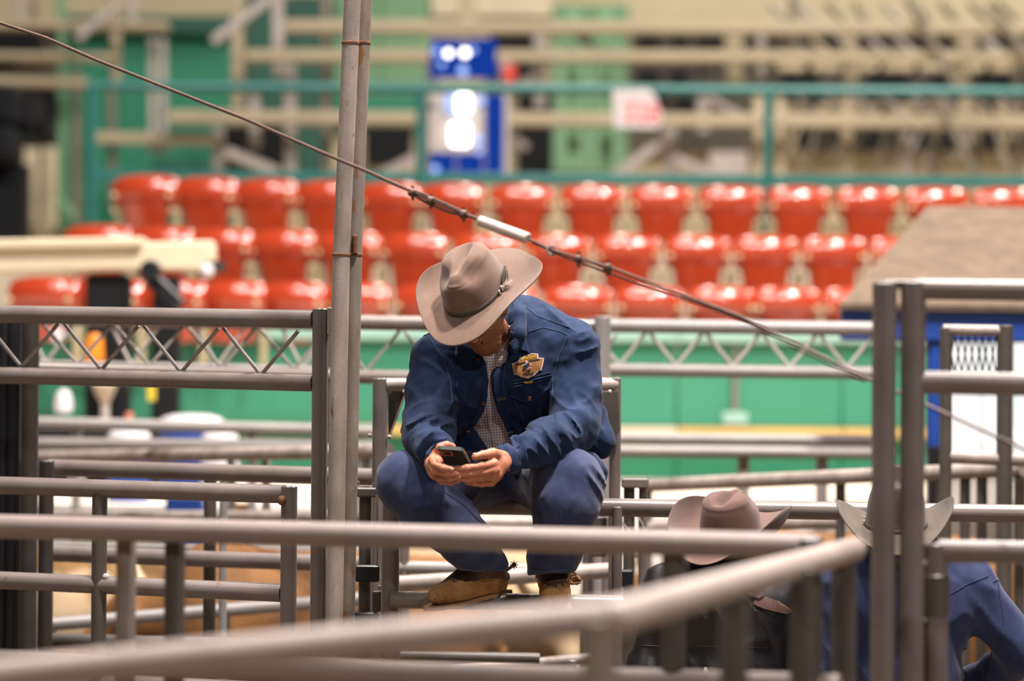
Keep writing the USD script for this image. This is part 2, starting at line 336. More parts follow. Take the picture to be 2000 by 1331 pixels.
# ------------------------------------------------------------------ back of the hall
WY = 31.0
def far(x0, x1, y0, y1, d=WY, t=0.08):
    a, b = at(x0, y1, d), at(x1, y0, d)
    return box(((a[0] + b[0]) / 2, d + t / 2, (a[2] + b[2]) / 2), (b[0] - a[0], t, b[2] - a[2]), bevel=min(0.01, t / 4))
setting('wall_back', box((0, WY + 0.3, 4.5), (34, 0.2, 9.0)), 'cream_wall')
def wallpanel(m, *a, d=WY, t=0.08): setting('wall_panel', far(*a, d=d, t=t), m)
for (x0, x1) in ((112, 212), (212, 312), (312, 456)): wallpanel('green_panel', x0, x1, 30, 450)
wallpanel('green_dark', 112, 456, 30, 62, d=WY - 0.3, t=0.25)
wallpanel('green_dark', 300, 452, 318, 345, d=WY - 0.3, t=0.25)
for (x0, x1) in ((478, 562), (562, 650)): wallpanel('green_dark', x0, x1, -10, 360)
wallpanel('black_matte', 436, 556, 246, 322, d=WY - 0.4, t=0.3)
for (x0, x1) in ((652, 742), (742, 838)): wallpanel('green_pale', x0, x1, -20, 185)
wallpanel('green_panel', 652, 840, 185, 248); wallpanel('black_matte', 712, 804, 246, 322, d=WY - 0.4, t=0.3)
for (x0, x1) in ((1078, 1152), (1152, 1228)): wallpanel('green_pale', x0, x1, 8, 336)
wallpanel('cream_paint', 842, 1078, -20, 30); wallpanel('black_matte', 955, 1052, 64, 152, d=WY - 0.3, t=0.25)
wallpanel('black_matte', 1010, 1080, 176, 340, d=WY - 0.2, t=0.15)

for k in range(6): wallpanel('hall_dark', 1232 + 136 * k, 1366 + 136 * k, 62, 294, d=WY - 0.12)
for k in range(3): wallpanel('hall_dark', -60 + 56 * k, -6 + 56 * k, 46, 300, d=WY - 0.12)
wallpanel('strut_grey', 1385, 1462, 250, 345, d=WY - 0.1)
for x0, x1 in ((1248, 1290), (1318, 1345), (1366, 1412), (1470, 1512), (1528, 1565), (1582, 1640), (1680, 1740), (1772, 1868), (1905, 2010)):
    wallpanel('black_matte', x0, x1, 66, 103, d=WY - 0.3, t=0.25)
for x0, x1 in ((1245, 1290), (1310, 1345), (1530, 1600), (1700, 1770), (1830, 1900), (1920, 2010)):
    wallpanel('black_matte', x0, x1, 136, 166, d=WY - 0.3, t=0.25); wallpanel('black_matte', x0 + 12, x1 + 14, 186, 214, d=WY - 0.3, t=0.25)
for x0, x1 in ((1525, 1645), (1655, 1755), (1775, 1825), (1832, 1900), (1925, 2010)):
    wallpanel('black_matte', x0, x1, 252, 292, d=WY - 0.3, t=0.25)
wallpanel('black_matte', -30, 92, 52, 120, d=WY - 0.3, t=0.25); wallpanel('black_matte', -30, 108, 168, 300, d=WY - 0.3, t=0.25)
for x0, x1 in ((4, 40), (44, 74), (84, 108)): wallpanel('cream_paint', x0, x1, 286 + (44 if x0 < 40 else 0), 442, d=WY - 0.6, t=0.3)

# the far bleacher frame: planks, posts and braces, every one a bar of its own
T = Thing('bleachers', 'tall frame of beige planks, grey posts and crossed braces behind the red seats', 'bleachers')
def bar(name, m, x0, y0, x1, y1, w, d, dep=0.12):
    a, b = at(x0, y0, d), at(x1, y1, d); wm = w / FPX * d
    T.part(name, beam(a, b, dep, wm, up=(0, 0, 1) if abs(b[0] - a[0]) > abs(b[2] - a[2]) else (1, 0, 0), bevel=min(0.012, wm / 4)), m)
BD = 27.0
for x0, y0, x1, y1, w in ((556, 53, 2040, 58, 22), (478, 110, 2040, 113, 20), (330, 229, 2040, 240, 23), (-30, 50, 330, 52, 14), (-30, 110, 230, 114, 13), (-30, 158, 175, 164, 15)):
    bar('plank', 'beam_paint', x0, y0, x1, y1, w, BD, 0.28)
bar('plank', 'beam_paint', 182, 270, 428, 272, 20, BD + 0.3, 0.25)
for x, y0, y1, w, m in ((462, -20, 212, 22, 'beam_paint'), (542, -20, 152, 22, 'strut_grey'), (496, 186, 290, 20, 'strut_grey'), (566, 125, 352, 22, 'strut_grey'), (636, -20, 352, 16, 'strut_brown'),
    (225, -20, 168, 18, 'beam_paint'), (258, -10, 60, 14, 'strut_grey'), (297, 76, 300, 13, 'strut_grey'), (318, 76, 300, 13, 'strut_grey'), (426, 250, 340, 22, 'strut_grey'), (120, -10, 440, 14, 'green_pale'), (148, 130, 440, 16, 'strut_brown'),
    (40, -10, 44, 12, 'strut_grey'), (64, -10, 44, 10, 'strut_brown'), (218, 165, 400, 14, 'strut_brown'), (912, -20, 66, 34, 'beam_paint'), (1052, 66, 210, 22, 'strut_grey'), (985, 180, 345, 20, 'strut_grey'),
    (1118, 18, 300, 24, 'green_pale'), (1182, 18, 330, 24, 'green_pale'), (1432, 55, 112, 36, 'beam_paint'), (1434, 122, 170, 32, 'beam_paint'), (1372, 190, 260, 24, 'strut_grey'), (1308, 245, 350, 26, 'strut_grey'), (1483, 185, 345, 24, 'cream_paint'), (1522, 190, 345, 16, 'cream_paint'),
    (1485, 60, 150, 16, 'strut_grey'), (1550, -10, 110, 18, 'strut_brown'), (1660, 55, 165, 24, 'beam_paint'), (1652, 185, 345, 22, 'beam_paint'), (1768, 260, 345, 20, 'strut_grey'), (1825, 190, 345, 16, 'strut_brown'), (1886, 62, 100, 36, 'beam_paint'), (1880, 112, 235, 24, 'beam_paint'), (1905, 250, 350, 14, 'strut_brown'), (1985, 40, 350, 14, 'strut_brown')):
    bar('upright', m, x, y0, x + 2, y1, w, BD + 0.5)
bar('brace', 'strut_grey', 415, 82, 527, -2, 17, BD - 0.5); bar('brace', 'strut_grey', 150, 76, 232, 8, 15, BD - 0.5)
bar('brace', 'strut_grey', 440, 296, 545, 338, 20, BD + 0.2); bar('brace', 'strut_grey', 742, 345, 830, 300, 20, BD + 0.2)
bar('brace', 'strut_grey', 955, 225, 1030, 290, 15, BD + 0.2); bar('brace', 'strut_grey', 1020, 165, 1065, 128, 14, BD + 0.2)
bar('brace', 'strut_grey', 1200, 345, 1300, 270, 20, BD + 0.2); bar('brace', 'strut_grey', 1318, 310, 1400, 345, 20, BD + 0.2); bar('brace', 'strut_grey', 1118, 60, 1165, 100, 13, BD + 0.2)
bar('brace', 'strut_grey', 1380, 190, 1465, 235, 12, BD + 0.2); bar('brace', 'strut_grey', 1490, 60, 1590, 110, 12, BD + 0.2)
bar('brace', 'strut_brown', 60, 40, 110, 120, 9, BD + 0.2); bar('brace', 'green_pale', 112, 384, 146, 425, 13, BD + 0.2)
rb = random.Random(5)
for k in range(15):
    x = 1532 + 34 * k; bar('brace', rb.choice(('strut_brown', 'strut_grey', 'beam_paint')), x, 236, x + rb.choice((-1, 1)) * rb.uniform(20, 46), 300 + rb.uniform(0, 42), rb.uniform(6, 10), BD + rb.uniform(0.8, 1.6))
for k in range(9):
    x = 1500 + 56 * k; bar('brace', rb.choice(('strut_brown', 'strut_grey')), x, 4, x + rb.uniform(25, 48), 52, rb.uniform(8, 12), BD + 0.9)
    bar('brace', rb.choice(('beam_paint', 'strut_grey')), x + 15, 62, x + 62, 104, rb.uniform(7, 11), BD + 0.9); bar('brace', 'strut_grey', x, 190, x + 44, 232, rb.uniform(8, 12), BD + 0.9)
for (a, b, c, d_) in ((1772, -5, 1880, 190), (1835, 195, 1905, 345), (1930, 5, 2010, 120)): bar('brace', 'strut_brown', a, b, c, d_, 13, BD - 0.3)
for k in range(7):
    x = 1516 + 70 * k; bar('plank', 'cream_paint', x, 130, x + 56, 131, 15, BD + 1.4, 0.2); bar('plank', 'cream_paint', x + 8, 214, x + 60, 215, 18, BD + 1.4, 0.2)
for x in (35, 300): bar('plank', 'beam_paint', 32, 118, 104, 119, 18, BD + 0.2, 0.2) if x == 35 else None
T.done()

# teal railing behind the top row
T = Thing('teal_railing', 'long teal railing with two rails behind the top row of red seats', 'railing')
RD = 21.6
T.part('rail', tube(at(372, 170, RD), at(2050, 180, RD), 0.040), 'teal_paint'); T.part('rail', tube(at(170, 168, RD), at(372, 170, RD), 0.036), 'teal_paint')
T.part('rail', beam(at(170, 344, RD), at(2050, 357, RD), 0.05, 0.085, bevel=0.008), 'teal_paint')
for px in (180, 822, 1500):
    b = at(px, 440, RD); t = at(px, 170, RD); T.part('post', tube((t[0], t[1], 3.11), t, 0.034), 'teal_paint')
T.done()

# sign on the railing
T = Thing('sign', 'white sheet sign with red digits tied to the teal railing', 'sign')
p0 = at(1196, 250, RD - 0.06); k = RD / FPX
T.part('sheet', prism([(4 * k, 0), (90 * k, -2 * k), (99 * k, 24 * k), (84 * k, 62 * k), (70 * k, 76 * k), (0, 74 * k)], p0, CR, CU, -CF, 0.006), 'sign_white', smooth=False)
tm = meshkit.text_mesh('118', 36 * k, 0.003, bold=True); v = np.array(tm.vertices); th = -0.1
q = p0 + CR * 22 * k + CU * 16 * k - CF * 0.0065
ex = math.cos(th) * CR + math.sin(th) * CU; ey = -math.sin(th) * CR + math.cos(th) * CU
T.part('digits', trimesh.Trimesh(q + (v[:, :1] * 0.72) * ex + v[:, 1:2] * ey + v[:, 2:] * -CF, tm.faces, process=False), 'sign_red', smooth=False)
T.done()

# lit board: blue panels with lamps
T = Thing('scoreboard', 'tall bright blue lit board with white lamps high behind the seats', 'scoreboard')
SD = 24.0
def spanel(m, x0, x1, y0, y1, name='panel', dd=0.0):
    a, b = at(x0, y1, SD - dd), at(x1, y0, SD - dd); T.part(name, box((a + b) / 2, (b[0] - a[0], 0.08, b[2] - a[2]), bevel=0.01), m)
spanel('screen_blue', 840, 905, 76, 152); spanel('screen_blue', 907, 970, 76, 152)
spanel('screen_blue', 840, 890, 300, 343); spanel('screen_blue', 892, 945, 300, 343); spanel('screen_blue', 947, 984, 186, 343)
spanel('strut_grey', 836, 946, 178, 300, 'backing')
spanel('lamp_white', 893, 918, 183, 220, 'lit_panel', 0.07); spanel('lamp_white', 880, 916, 243, 284, 'lit_panel', 0.07); spanel('lamp_blue', 872, 888, 185, 218, 'lit_panel', 0.07)
for x, y, r, m in ((852, 100, 7, 'lamp_blue'), (876, 104, 7, 'lamp_white'), (863, 125, 6, 'lamp_blue'), (908, 103, 8, 'lamp_white'), (924, 98, 6, 'lamp_blue'), (904, 138, 9, 'lamp_blue'), (940, 196, 8, 'lamp_blue'), (934, 274, 8, 'lamp_blue'), (936, 296, 6, 'lamp_blue'), (848, 198, 8, 'strut_grey'), (850, 330, 7, 'lamp_blue')):
    T.part('lamp', trimesh.creation.icosphere(2, r / FPX * SD).apply_translation(at(x, y, SD - 0.1)), m)
spanel('sign_red', 982, 1008, 128, 162)
T.part('post', tube((at(985, 300, SD)[0], SD + 0.1, 0.0), at(985, 120, SD) + (0, 0.1, 0), 0.05), 'strut_grey')
T.part('post', tube((at(842, 300, SD)[0], SD + 0.1, 0.0), at(842, 120, SD) + (0, 0.1, 0), 0.05), 'strut_grey')
T.done()

# dark standing spectators' clutter at the far left: a parked stack of dark speakers
T = Thing('equipment_stack', 'dark lumpy stack of black equipment cases at the far left edge', 'equipment')
for x0, x1, y0, y1, d in ((-40, 46, 170, 250, 24.6), (28, 82, 190, 262, 24.9), (-40, 40, 250, 320, 24.4), (36, 78, 262, 285, 24.8), (84, 104, 236, 272, 25)):
    a, b = at(x0, y1, d), at(x1, y0, d); T.part('case', box((a + b) / 2, (b[0] - a[0], 0.5, b[2] - a[2]), bevel=0.06), 'black_matte')
a = at(10, 320, 24.6); T.part('stand', box((a[0], 24.7, (a[2]) / 2), (0.35, 0.35, a[2])), 'black_matte')
T.done()

# ------------------------------------------------------------------ red seats
def rounded_rect(w, h, r, n=6):
    o = []
    for cx, cy, a0 in ((w / 2 - r, h / 2 - r, 0), (-w / 2 + r, h / 2 - r, 90), (-w / 2 + r, -h / 2 + r, 180), (w / 2 - r, -h / 2 + r, 270)):
        o += [(cx + r * math.cos(math.radians(a0 + 90 * i / n)), cy + r * math.sin(math.radians(a0 + 90 * i / n))) for i in range(n + 1)]
    return o
def shell(fn, nu, nv, t):
    """a curved sheet fn(u, v) -> point (u, v in -1..1) given thickness t along +y"""
    U, V = np.meshgrid(np.linspace(-1, 1, nu), np.linspace(-1, 1, nv), indexing='ij'); P = fn(U, V).reshape(-1, 3); B = P + (0, t, 0)
    q = np.arange(nu * nv).reshape(nu, nv); F = []
    for A, flip in ((q, False), (q + nu * nv, True)):
        a = np.stack([A[:-1, :-1], A[1:, :-1], A[1:, 1:]], -1).reshape(-1, 3); b = np.stack([A[:-1, :-1], A[1:, 1:], A[:-1, 1:]], -1).reshape(-1, 3)
        F += [a[:, ::-1] if flip else a, b[:, ::-1] if flip else b]
    loop = list(q[:, 0]) + list(q[-1, 1:]) + list(q[::-1, -1][1:]) + list(q[0, ::-1][1:-1])
    side = []
    for a, b in zip(loop, loop[1:] + loop[:1]): side += [(a, a + nu * nv, b + nu * nv), (a, b + nu * nv, b)]
    return trimesh.Trimesh(np.vstack([P, B]), np.vstack(F + [np.array(side)]), process=False)
def back_fn(U, V):          # backrest: a wide lip that rolls forward, then up and back
    t = (V + 1) / 2
    a = np.clip((t - 0.50) / 0.50, 0, 1) * math.radians(150) - math.radians(38)
    y = np.where(t < 0.5, np.interp(t, [0, 0.42, 0.5], [0.0, -0.01, -0.078]), 0.016 - 0.105 * np.cos(a)  - 0.010 * np.sin(a)); z = np.where(t < 0.5, np.interp(t, [0, 0.42, 0.5], [0.0, 0.178, 0.190]), 0.268 + 0.130 * np.sin(a))
    w = np.interp(t, [0, 0.42, 0.5, 0.7, 0.85, 0.95, 1.0], [0.150, 0.17, 0.222, 0.232, 0.222, 0.200, 0.180])
    arch = 0.030 * (1 - U ** 2) * np.clip((t - 0.40) / 0.1, 0, 1) * np.clip(1.3 - t, 0, 1)
    return np.stack([w * U, y + 0.045 * U ** 2 * (t > 0.4), z + arch * 0.8 - 0.012 * U ** 4], -1)
def pan_fn(U, V):           # seat pan tipped up below the lip
    w = 0.172 - 0.028 * (1 - (V + 1) / 2) ; w = w * np.where(V < -0.7, np.sqrt(np.clip(1 - ((-V - 0.7) / 0.42) ** 2, 0.2, 1)), 1)
    return np.stack([0.95 * w * U, -0.038 - 0.026 * V - 0.020 * (1 - U ** 2), 0.095 + 0.108 * V], -1)
SEATS = []
def seat(first):
    T = Thing('stadium_seat', first[0], 'seat', first[1])
    T.part('backrest', shell(back_fn, 17, 33, 0.012), 'red_plastic', smooth=50)
    T.part('seat_pan', shell(pan_fn, 15, 17, 0.02), 'red_plastic', smooth=50)
    for s in (-1, 1):
        T.part('bracket', cat(beam((s * 0.212, 0.02, -0.16), (s * 0.212, 0.03, 0.17), 0.035, 0.05, up=(0, 1, 0), bevel=0.006), beam((s * 0.212, 0.02, 0.13), (s * 0.212, -0.10, 0.15), 0.03, 0.035, bevel=0.006)), 'seat_metal')
        T.part('bolt', trimesh.creation.icosphere(1, 0.022).apply_translation((s * 0.196, -0.125, 0.25)), 'seat_metal')
    T.done(base=(0, 0, 0)); return T
rows = {0: [285, 402, 520, 640, 764, 886, 1019, 1156, 1291, 1428, 1560, 1695, 1829, 1963],
        1: [192, 315, 432, 555, 683, 812, 950, 1090, 1225, 1363, 1495, 1628, 1762, 1896],
        2: [88, 215, 338, 455, 573, 700, 840, 985, 1130, 1269, 1409, 1537, 1672, 1806]}
names = ('top', 'middle', 'lowest'); ordn = ('first', 'second', 'third', 'fourth', 'fifth', 'sixth', 'seventh', 'eighth', 'ninth', 'tenth', 'eleventh', 'twelfth', 'thirteenth', 'fourteenth')
proto = None
for r, xs in rows.items():
    for i, px in enumerate(xs):
        lab = f'glossy red folding stadium seat, {ordn[i]} from the left in the {names[r]} row'
        d, dz = ROW[r]; d2 = d - (max(0, 1000 - px) / 1000.0) ** 1.5 * 1.1; x = at(px, 400, d2)[0]; z = 2.15 + dz - 0.335
        rot = -9.0 * min(1, max(0, (1040 - px) / 260.0)) if px < 1040 else 0.0
        if proto is None:
            proto = seat((lab, 'red stadium seats')); pr = stage.GetPrimAtPath(proto.path); pr.GetAttribute('xformOp:translate').Set(Gf.Vec3d(float(x), float(d2), float(z))); UsdGeom.Xformable(pr).AddRotateZOp().Set(rot)
        else: copy_of(proto.path, 'stadium_seat', lab, 'seat', 'red stadium seats', (x, d2, z), rot)
# ------------------------------------------------------------------ steel pens: every pipe a part of its panel
def vpost(px, py, d, r, z0=0.0, n=20):
    t = at(px, py, d); return tube((t[0], t[1], z0), t, r, n, bevel=0.003)
def weld(p, r): return None
def lattice(T, xs_bot, yb, xs_top, yt, d, r, m='rod_steel'):
    """zigzag rod between two rails: (pixel x of the lower, upper bends)"""
    for xb, xt in zip(xs_bot, xs_top):
        T.part('lattice_rod', tube(at(xb - 4, yb(xb), d(xb)), at(xt + 4, yt(xt), d(xt)), r, 8), m)
def lin(x0, y0, x1, y1): return lambda x: y0 + (y1 - y0) * (x - x0) / (x1 - x0)

# A: near truss gate, left
T = Thing('truss_gate', 'nearest brown truss gate, zigzag rods between two rails, left of the tall poles', 'gate', 'truss gates of the pens')
dA = lambda x: 9.75 - 0.55 * (x / 612.0)
T.part('rail', tube(at(-640, 603, dA(-640)), at(614, 624, dA(614)), 0.030), 'steel_paint')
T.part('rail', tube(at(-640, 718, dA(-640)), at(614, 748, dA(614)), 0.029), 'steel_paint')
T.part('post', vpost(626, 603, dA(626), 0.026), 'steel_paint'); T.part('post', vpost(-640, 580, dA(-640), 0.026), 'steel_paint')
bb, tt = lin(42, 714, 353, 724), lin(118, 632, 440, 642)
pitch = 156.0
for k in range(-4, 4):
    xb = 42 + pitch * k; xt = xb + pitch / 2
    T.part('lattice_rod', tube(at(xb + 3, bb(xb), dA(xb)), at(xt - 5, tt(xt), dA(xt)), 0.0068, 8), 'rod_steel')
    if k < 3: T.part('lattice_rod', tube(at(xt + 5, tt(xt), dA(xt)), at(xb + pitch - 3, bb(xb + pitch), dA(xb + pitch)), 0.0068, 8), 'rod_steel')
T.part('gusset', box(at(644, 628, dA(640)), (0.014, 0.03, 0.09), bevel=0.003), 'steel_worn')
T.done()
# B: truss gate behind it, running on behind the man
T = Thing('truss_gate', 'brown truss gate running behind the tall poles and the seated man', 'gate', 'truss gates of the pens')
dB = lambda x: 10.9 + 0.9 * (x - 60) / 1100
tB, bB = lin(60, 619, 1180, 639), lin(60, 720, 1180, 748)
T.part('rail', tube(at(60, tB(60), dB(60)), at(1178, tB(1178), dB(1178)), 0.030), 'steel_paint'); T.part('rail', tube(at(60, bB(60), dB(60)), at(1178, bB(1178), dB(1178)), 0.029), 'steel_paint')
T.part('post', vpost(1177, 618, 11.75, 0.034), 'steel_grey'); T.part('post', vpost(1150, 622, 11.8, 0.024), 'steel_dark'); T.part('post', vpost(62, 622, 10.9, 0.028), 'steel_dark')
for k in range(0, 8):
    xb = 151 + 141 * k; xt = xb + 70
    T.part('lattice_rod', tube(at(xb + 3, bB(xb) - 14, dB(xb)), at(xt - 4, tB(xt) + 14, dB(xt)), 0.007, 8), 'rod_steel'); T.part('lattice_rod', tube(at(xb - 3, bB(xb) - 14, dB(xb)), at(xt - 141 + 4, tB(xt - 141) + 14, dB(xb)), 0.007, 8), 'rod_steel')
T.done()
# third, left, farther
T = Thing('truss_gate', 'pale farthest truss gate glimpsed through the two left truss gates', 'gate', 'truss gates of the pens')
T.part('rail', tube(at(60, 622, 12.6), at(640, 634, 12.6), 0.030), 'steel_grey'); T.part('rail', tube(at(60, 716, 12.6), at(640, 728, 12.6), 0.029), 'steel_grey')
for k in range(4):
    xb = 90 + 167 * k
    T.part('lattice_rod', tube(at(xb + 3, 706 + k * 3, 12.6), at(xb + 55, 632 + 3 * k, 12.6), 0.008, 8), 'strut_grey'); T.part('lattice_rod', tube(at(xb - 3, 706 + 3 * k, 12.6), at(xb - 40, 632 + 3 * k, 12.6), 0.008, 8), 'strut_grey')
for px in (62, 640): T.part('post', vpost(px, 618, 12.6, 0.028), 'steel_dark')
T.done()
# right truss gate
T = Thing('truss_gate', 'grey truss gate right of the seated man, below the red seats', 'gate', 'truss gates of the pens')
dC = 12.6
tC, bC = lin(1190, 637, 1710, 643), lin(1190, 723, 1710, 729)
T.part('rail', tube(at(1180, tC(1180), dC), at(1730, tC(1730), dC), 0.031), 'steel_grey'); T.part('rail', tube(at(1180, bC(1180), dC), at(1730, bC(1730), dC), 0.029), 'steel_grey')
for k in range(5):
    xb = 1210 + 111 * k
    T.part('lattice_rod', tube(at(xb + 3, bC(xb) - 12, dC), at(xb + 52, tC(xb) + 12, dC), 0.0085, 8), 'strut_grey'); T.part('lattice_rod', tube(at(xb - 3, bC(xb) - 12, dC), at(xb - 52, tC(xb) + 12, dC), 0.0085, 8), 'strut_grey')
for px in (1176, 1724): T.part('post', vpost(px, 620, dC, 0.030), 'steel_grey')
T.done()
# dark posts at the far left
T = Thing('chute_post', 'row of black steel posts standing side by side at the left edge', 'post')
for px, py, r, d, m in ((9, 625, 0.020, 10.15, 'black_gloss'), (29, 625, 0.0255, 10.15, 'black_gloss'), (60, 628, 0.0315, 10.05, 'steel_black'), (91, 900, 0.028, 10.2, 'steel_black')):
    T.part('post', vpost(px, py, d, r), m)
T.part('sheet', box((at(20, 700, 10.4)[0] - 0.02, at(20, 700, 10.4)[1], 0.86), (0.24, 0.012, 1.72)), 'black_matte')
T.done()
# D: low gate at the left front
T = Thing('pen_gate', 'low brown gate at the left whose end post stands above its rail', 'gate', 'low pen gates')
T.part('rail', tube(at(-600, 930, 9.95), at(556, 966, 9.2), 0.030), 'steel_paint'); T.part('rail', tube(at(-600, 1107, 9.95), at(552, 1159, 9.2), 0.030), 'steel_paint'); T.part('rail', tube(at(-600, 1288, 9.95), at(552, 1352, 9.2), 0.030), 'steel_paint')
T.part('post', vpost(565, 950, 9.18, 0.0265), 'steel_paint'); T.part('post', vpost(-596, 915, 9.95, 0.0265), 'steel_paint'); T.part('post', vpost(195, 962, 9.42, 0.0255), 'steel_dark')
T.part('weld', trimesh.creation.icosphere(2, 0.016).apply_translation(at(551, 978, 9.16)), 'rust'); T.part('weld', trimesh.creation.icosphere(2, 0.013).apply_translation(at(207, 1128, 9.40)), 'steel_worn')
T.done()
# F: pen fence behind
T = Thing('pen_fence', 'three-rail pen fence behind the low left gate, reaching the tall poles', 'fence', 'pen fences')
T.part('rail', tube(at(96, 914, 10.4), at(738, 933, 9.9), 0.031), 'steel_paint'); T.part('rail', tube(at(90, 1082, 10.4), at(738, 1104, 9.9), 0.029), 'steel_paint'); T.part('rail', tube(at(88, 1252, 10.4), at(738, 1272, 9.9), 0.029), 'steel_dark')
for px, r, m in ((91, 0.022, 'steel_dark'), (411, 0.023, 'steel_dark'), (437, 0.015, 'steel_grey')): T.part('post', vpost(px, 930, 10.45 if px == 437 else 10.25, r), m)
T.done()
# G: long lit rail behind
T = Thing('pen_fence', 'long pale rail rising gently to the right behind the left pens', 'fence', 'pen fences')
T.part('rail', tube(at(60, 894, 13.6), at(760, 882, 11.6), 0.030), 'steel_worn'); T.part('rail', tube(at(60, 1010, 13.6), at(760, 1010, 11.6), 0.028), 'steel_worn')
for px in (452, 520, 716):
    dg = 13.6 - 2.0 * (px - 60) / 700; T.part('post', tube(at(px, 1008, dg), at(px, 888, dg), 0.02), 'steel_grey')
for px, dg in ((62, 13.6), (758, 11.6)): T.part('post', vpost(px, 888, dg, 0.022), 'steel_grey')
T.done()
# H: far grey fences, left and right
T = Thing('pen_fence', 'far grey two-rail fence at the left, before the white and blue drums', 'fence', 'pen fences')
T.part('rail', tube(at(60, 826, 14.2), at(730, 842, 14.2), 0.030), 'steel_grey'); T.part('rail', tube(at(60, 866, 14.2), at(730, 872, 14.2), 0.030), 'steel_grey'); T.part('rail', tube(at(60, 1068, 14.2), at(730, 1074, 14.2), 0.030), 'steel_grey')
for px in (150, 494, 700): T.part('post', vpost(px, 835, 14.25, 0.024), 'steel_grey')
T.done()
T = Thing('pen_fence', 'far grey two-rail fence at the right, before the green boards', 'fence', 'pen fences')
T.part('rail', tube(at(1190, 857, 13.9), at(1740, 862, 13.9), 0.029), 'steel_grey'); T.part('rail', tube(at(1190, 882, 13.7), at(1740, 886, 13.7), 0.030), 'steel_grey')
for px in (1452, 1605): T.part('post', vpost(px, 886, 13.75, 0.030), 'steel_grey')
T.done()
# I: low bull-pen rail, rising to the right
T = Thing('pen_fence', 'low pale pipe rising to the right in front of the cattle at the lower left', 'fence', 'pen fences')
T.part('rail', tube(at(92, 1221, 11.1), at(760, 1166, 11.7), 0.027), 'steel_grey'); T.part('rail', tube(at(92, 1330, 11.1), at(760, 1285, 11.7), 0.027), 'steel_grey')
for px, d, y in ((100, 11.1, 1215), (440, 11.4, 1186), (750, 11.7, 1162)): T.part('post', vpost(px, y, d, 0.02), 'steel_dark')
T.done()
# two tall poles
def pole(label, mids, r, d, m, rx):
    T = Thing('steel_pole', label, 'pole', None)
    (xa, ya), (xb, yb), (xc, yc) = mids
    f = at(xc, yc, d); foot = at(xc - (2300 - yc) * 0.012, 2070, d); foot[2] = 0
    T.part('pipe', tube(at(xb, yb - 1, d), at(xa, ya, d), r, 28), m); T.part('pipe', tube(foot, at(xb, yb, d), r * 1.03, 28), m)
    T.part('weld_ring', tube(at(xb, yb + 3, d), at(xb, yb - 3, d), r * 1.10, 28, bevel=0.002), 'rust')
    y1 = 84; xx = xa + (xb - xa) * (y1 - ya) / (yb - ya); T.part('weld_ring', tube(at(xx, y1 + 3, d), at(xx, y1 - 3, d), r * 1.08, 28, bevel=0.002), 'rust')
    if rx: T.part('latch_plate', box(at(rx, 478, d - 0.02), (0.016, 0.035, 0.062), bevel=0.004), 'rust')
    T.done()
pole('tall worn pinkish-grey steel pipe in front of the seats, left one of the pair', ((691, -60), (666.5, 498), (649, 1200)), 0.0268, 9.0, 'steel_worn', None)
pole('tall worn brown steel pipe with a rusty plate, right one of the pair', ((713, -60), (691, 498), (672, 1200)), 0.0262, 9.06, 'steel_worn_dark', 694)
# chute frame at the man's back
T = Thing('chute_stand', 'steel pipe frame with corner plates at the back of the seated man', 'stand')
T.part('post', vpost(743, 739, 9.62, 0.0262), 'steel_paint'); T.part('post', vpost(1202, 738, 9.85, 0.0205), 'steel_paint')
T.part('rail', tube(at(752, 752, 9.62), at(1204, 751, 9.85), 0.0225), 'steel_worn')
k = 9.66 / FPX
T.part('corner_plate', prism([(0, 0), (34 * k, 0), (3 * k, -92 * k), (0, -92 * k)], at(758, 762, 9.66), CR, CU, CF, 0.012), 'steel_dark', smooth=False)
T.part('plate_edge', tube(at(793, 766, 9.63), at(762, 850, 9.63), 0.0035, 8), 'steel_worn')
T.part('corner_plate', prism([(0, 0), (40 * k, 0), (43 * k, -78 * k), (32 * k, -92 * k), (0, -60 * k)], at(1168, 766, 9.8), CR, CU, CF, 0.012), 'steel_dark', smooth=False)
for px, py in ((790, 766), (1191, 766), (760, 854), (722, 851)): T.part('bolt', trimesh.creation.icosphere(2, 0.0075).apply_translation(at(px, py, 9.60)), 'steel_worn')
T.done()
# the gate he sits on
T = Thing('chute_gate', 'long low chute gate whose top rail the man sits on', 'gate')
T.part('rail', tube(at(770, 985, 9.32), at(2120, 1006, 9.32), 0.0300), 'steel_paint'); T.part('rail', tube(at(762, 1172, 9.08), at(1216, 1180, 9.14), 0.0275), 'steel_paint')
T.part('post', vpost(764, 946, 9.12, 0.0280), 'steel_paint'); T.part('post', vpost(1205, 990, 9.3, 0.018), 'steel_paint'); T.part('post', vpost(2105, 990, 9.32, 0.028), 'steel_paint')
T.done()
T = Thing('pen_fence', 'two steel rails behind the boots of the seated man, the lower one sloping', 'fence', 'pen fences')
T.part('rail', tube(at(780, 1109, 10.6), at(1200, 1116, 10.6), 0.0245), 'steel_grey'); T.part('rail', tube(at(780, 1141, 10.3), at(1194, 1115, 10.3), 0.029), 'steel_worn')
T.part('rail', tube(at(775, 1022, 11.2), at(1190, 1022, 11.2), 0.022), 'steel_worn'); T.part('rail', tube(at(782, 1281, 9.9), at(1054, 1287, 9.9), 0.0195), 'steel_dark'); T.part('rail', tube(at(880, 1312, 10.2), at(1160, 1286, 10.2), 0.02), 'steel_worn')
for px, d, r in ((1184, 10.4, 0.016), (790, 10.6, 0.02), (1118, 9.95, 0.016)): T.part('post', vpost(px, 1290 if px == 1118 else 1008, d, r), 'steel_paint')
T.part('block', box(at(1170, 1048, 9.9), (0.052, 0.04, 0.14), bevel=0.006), 'steel_dark')
T.done()
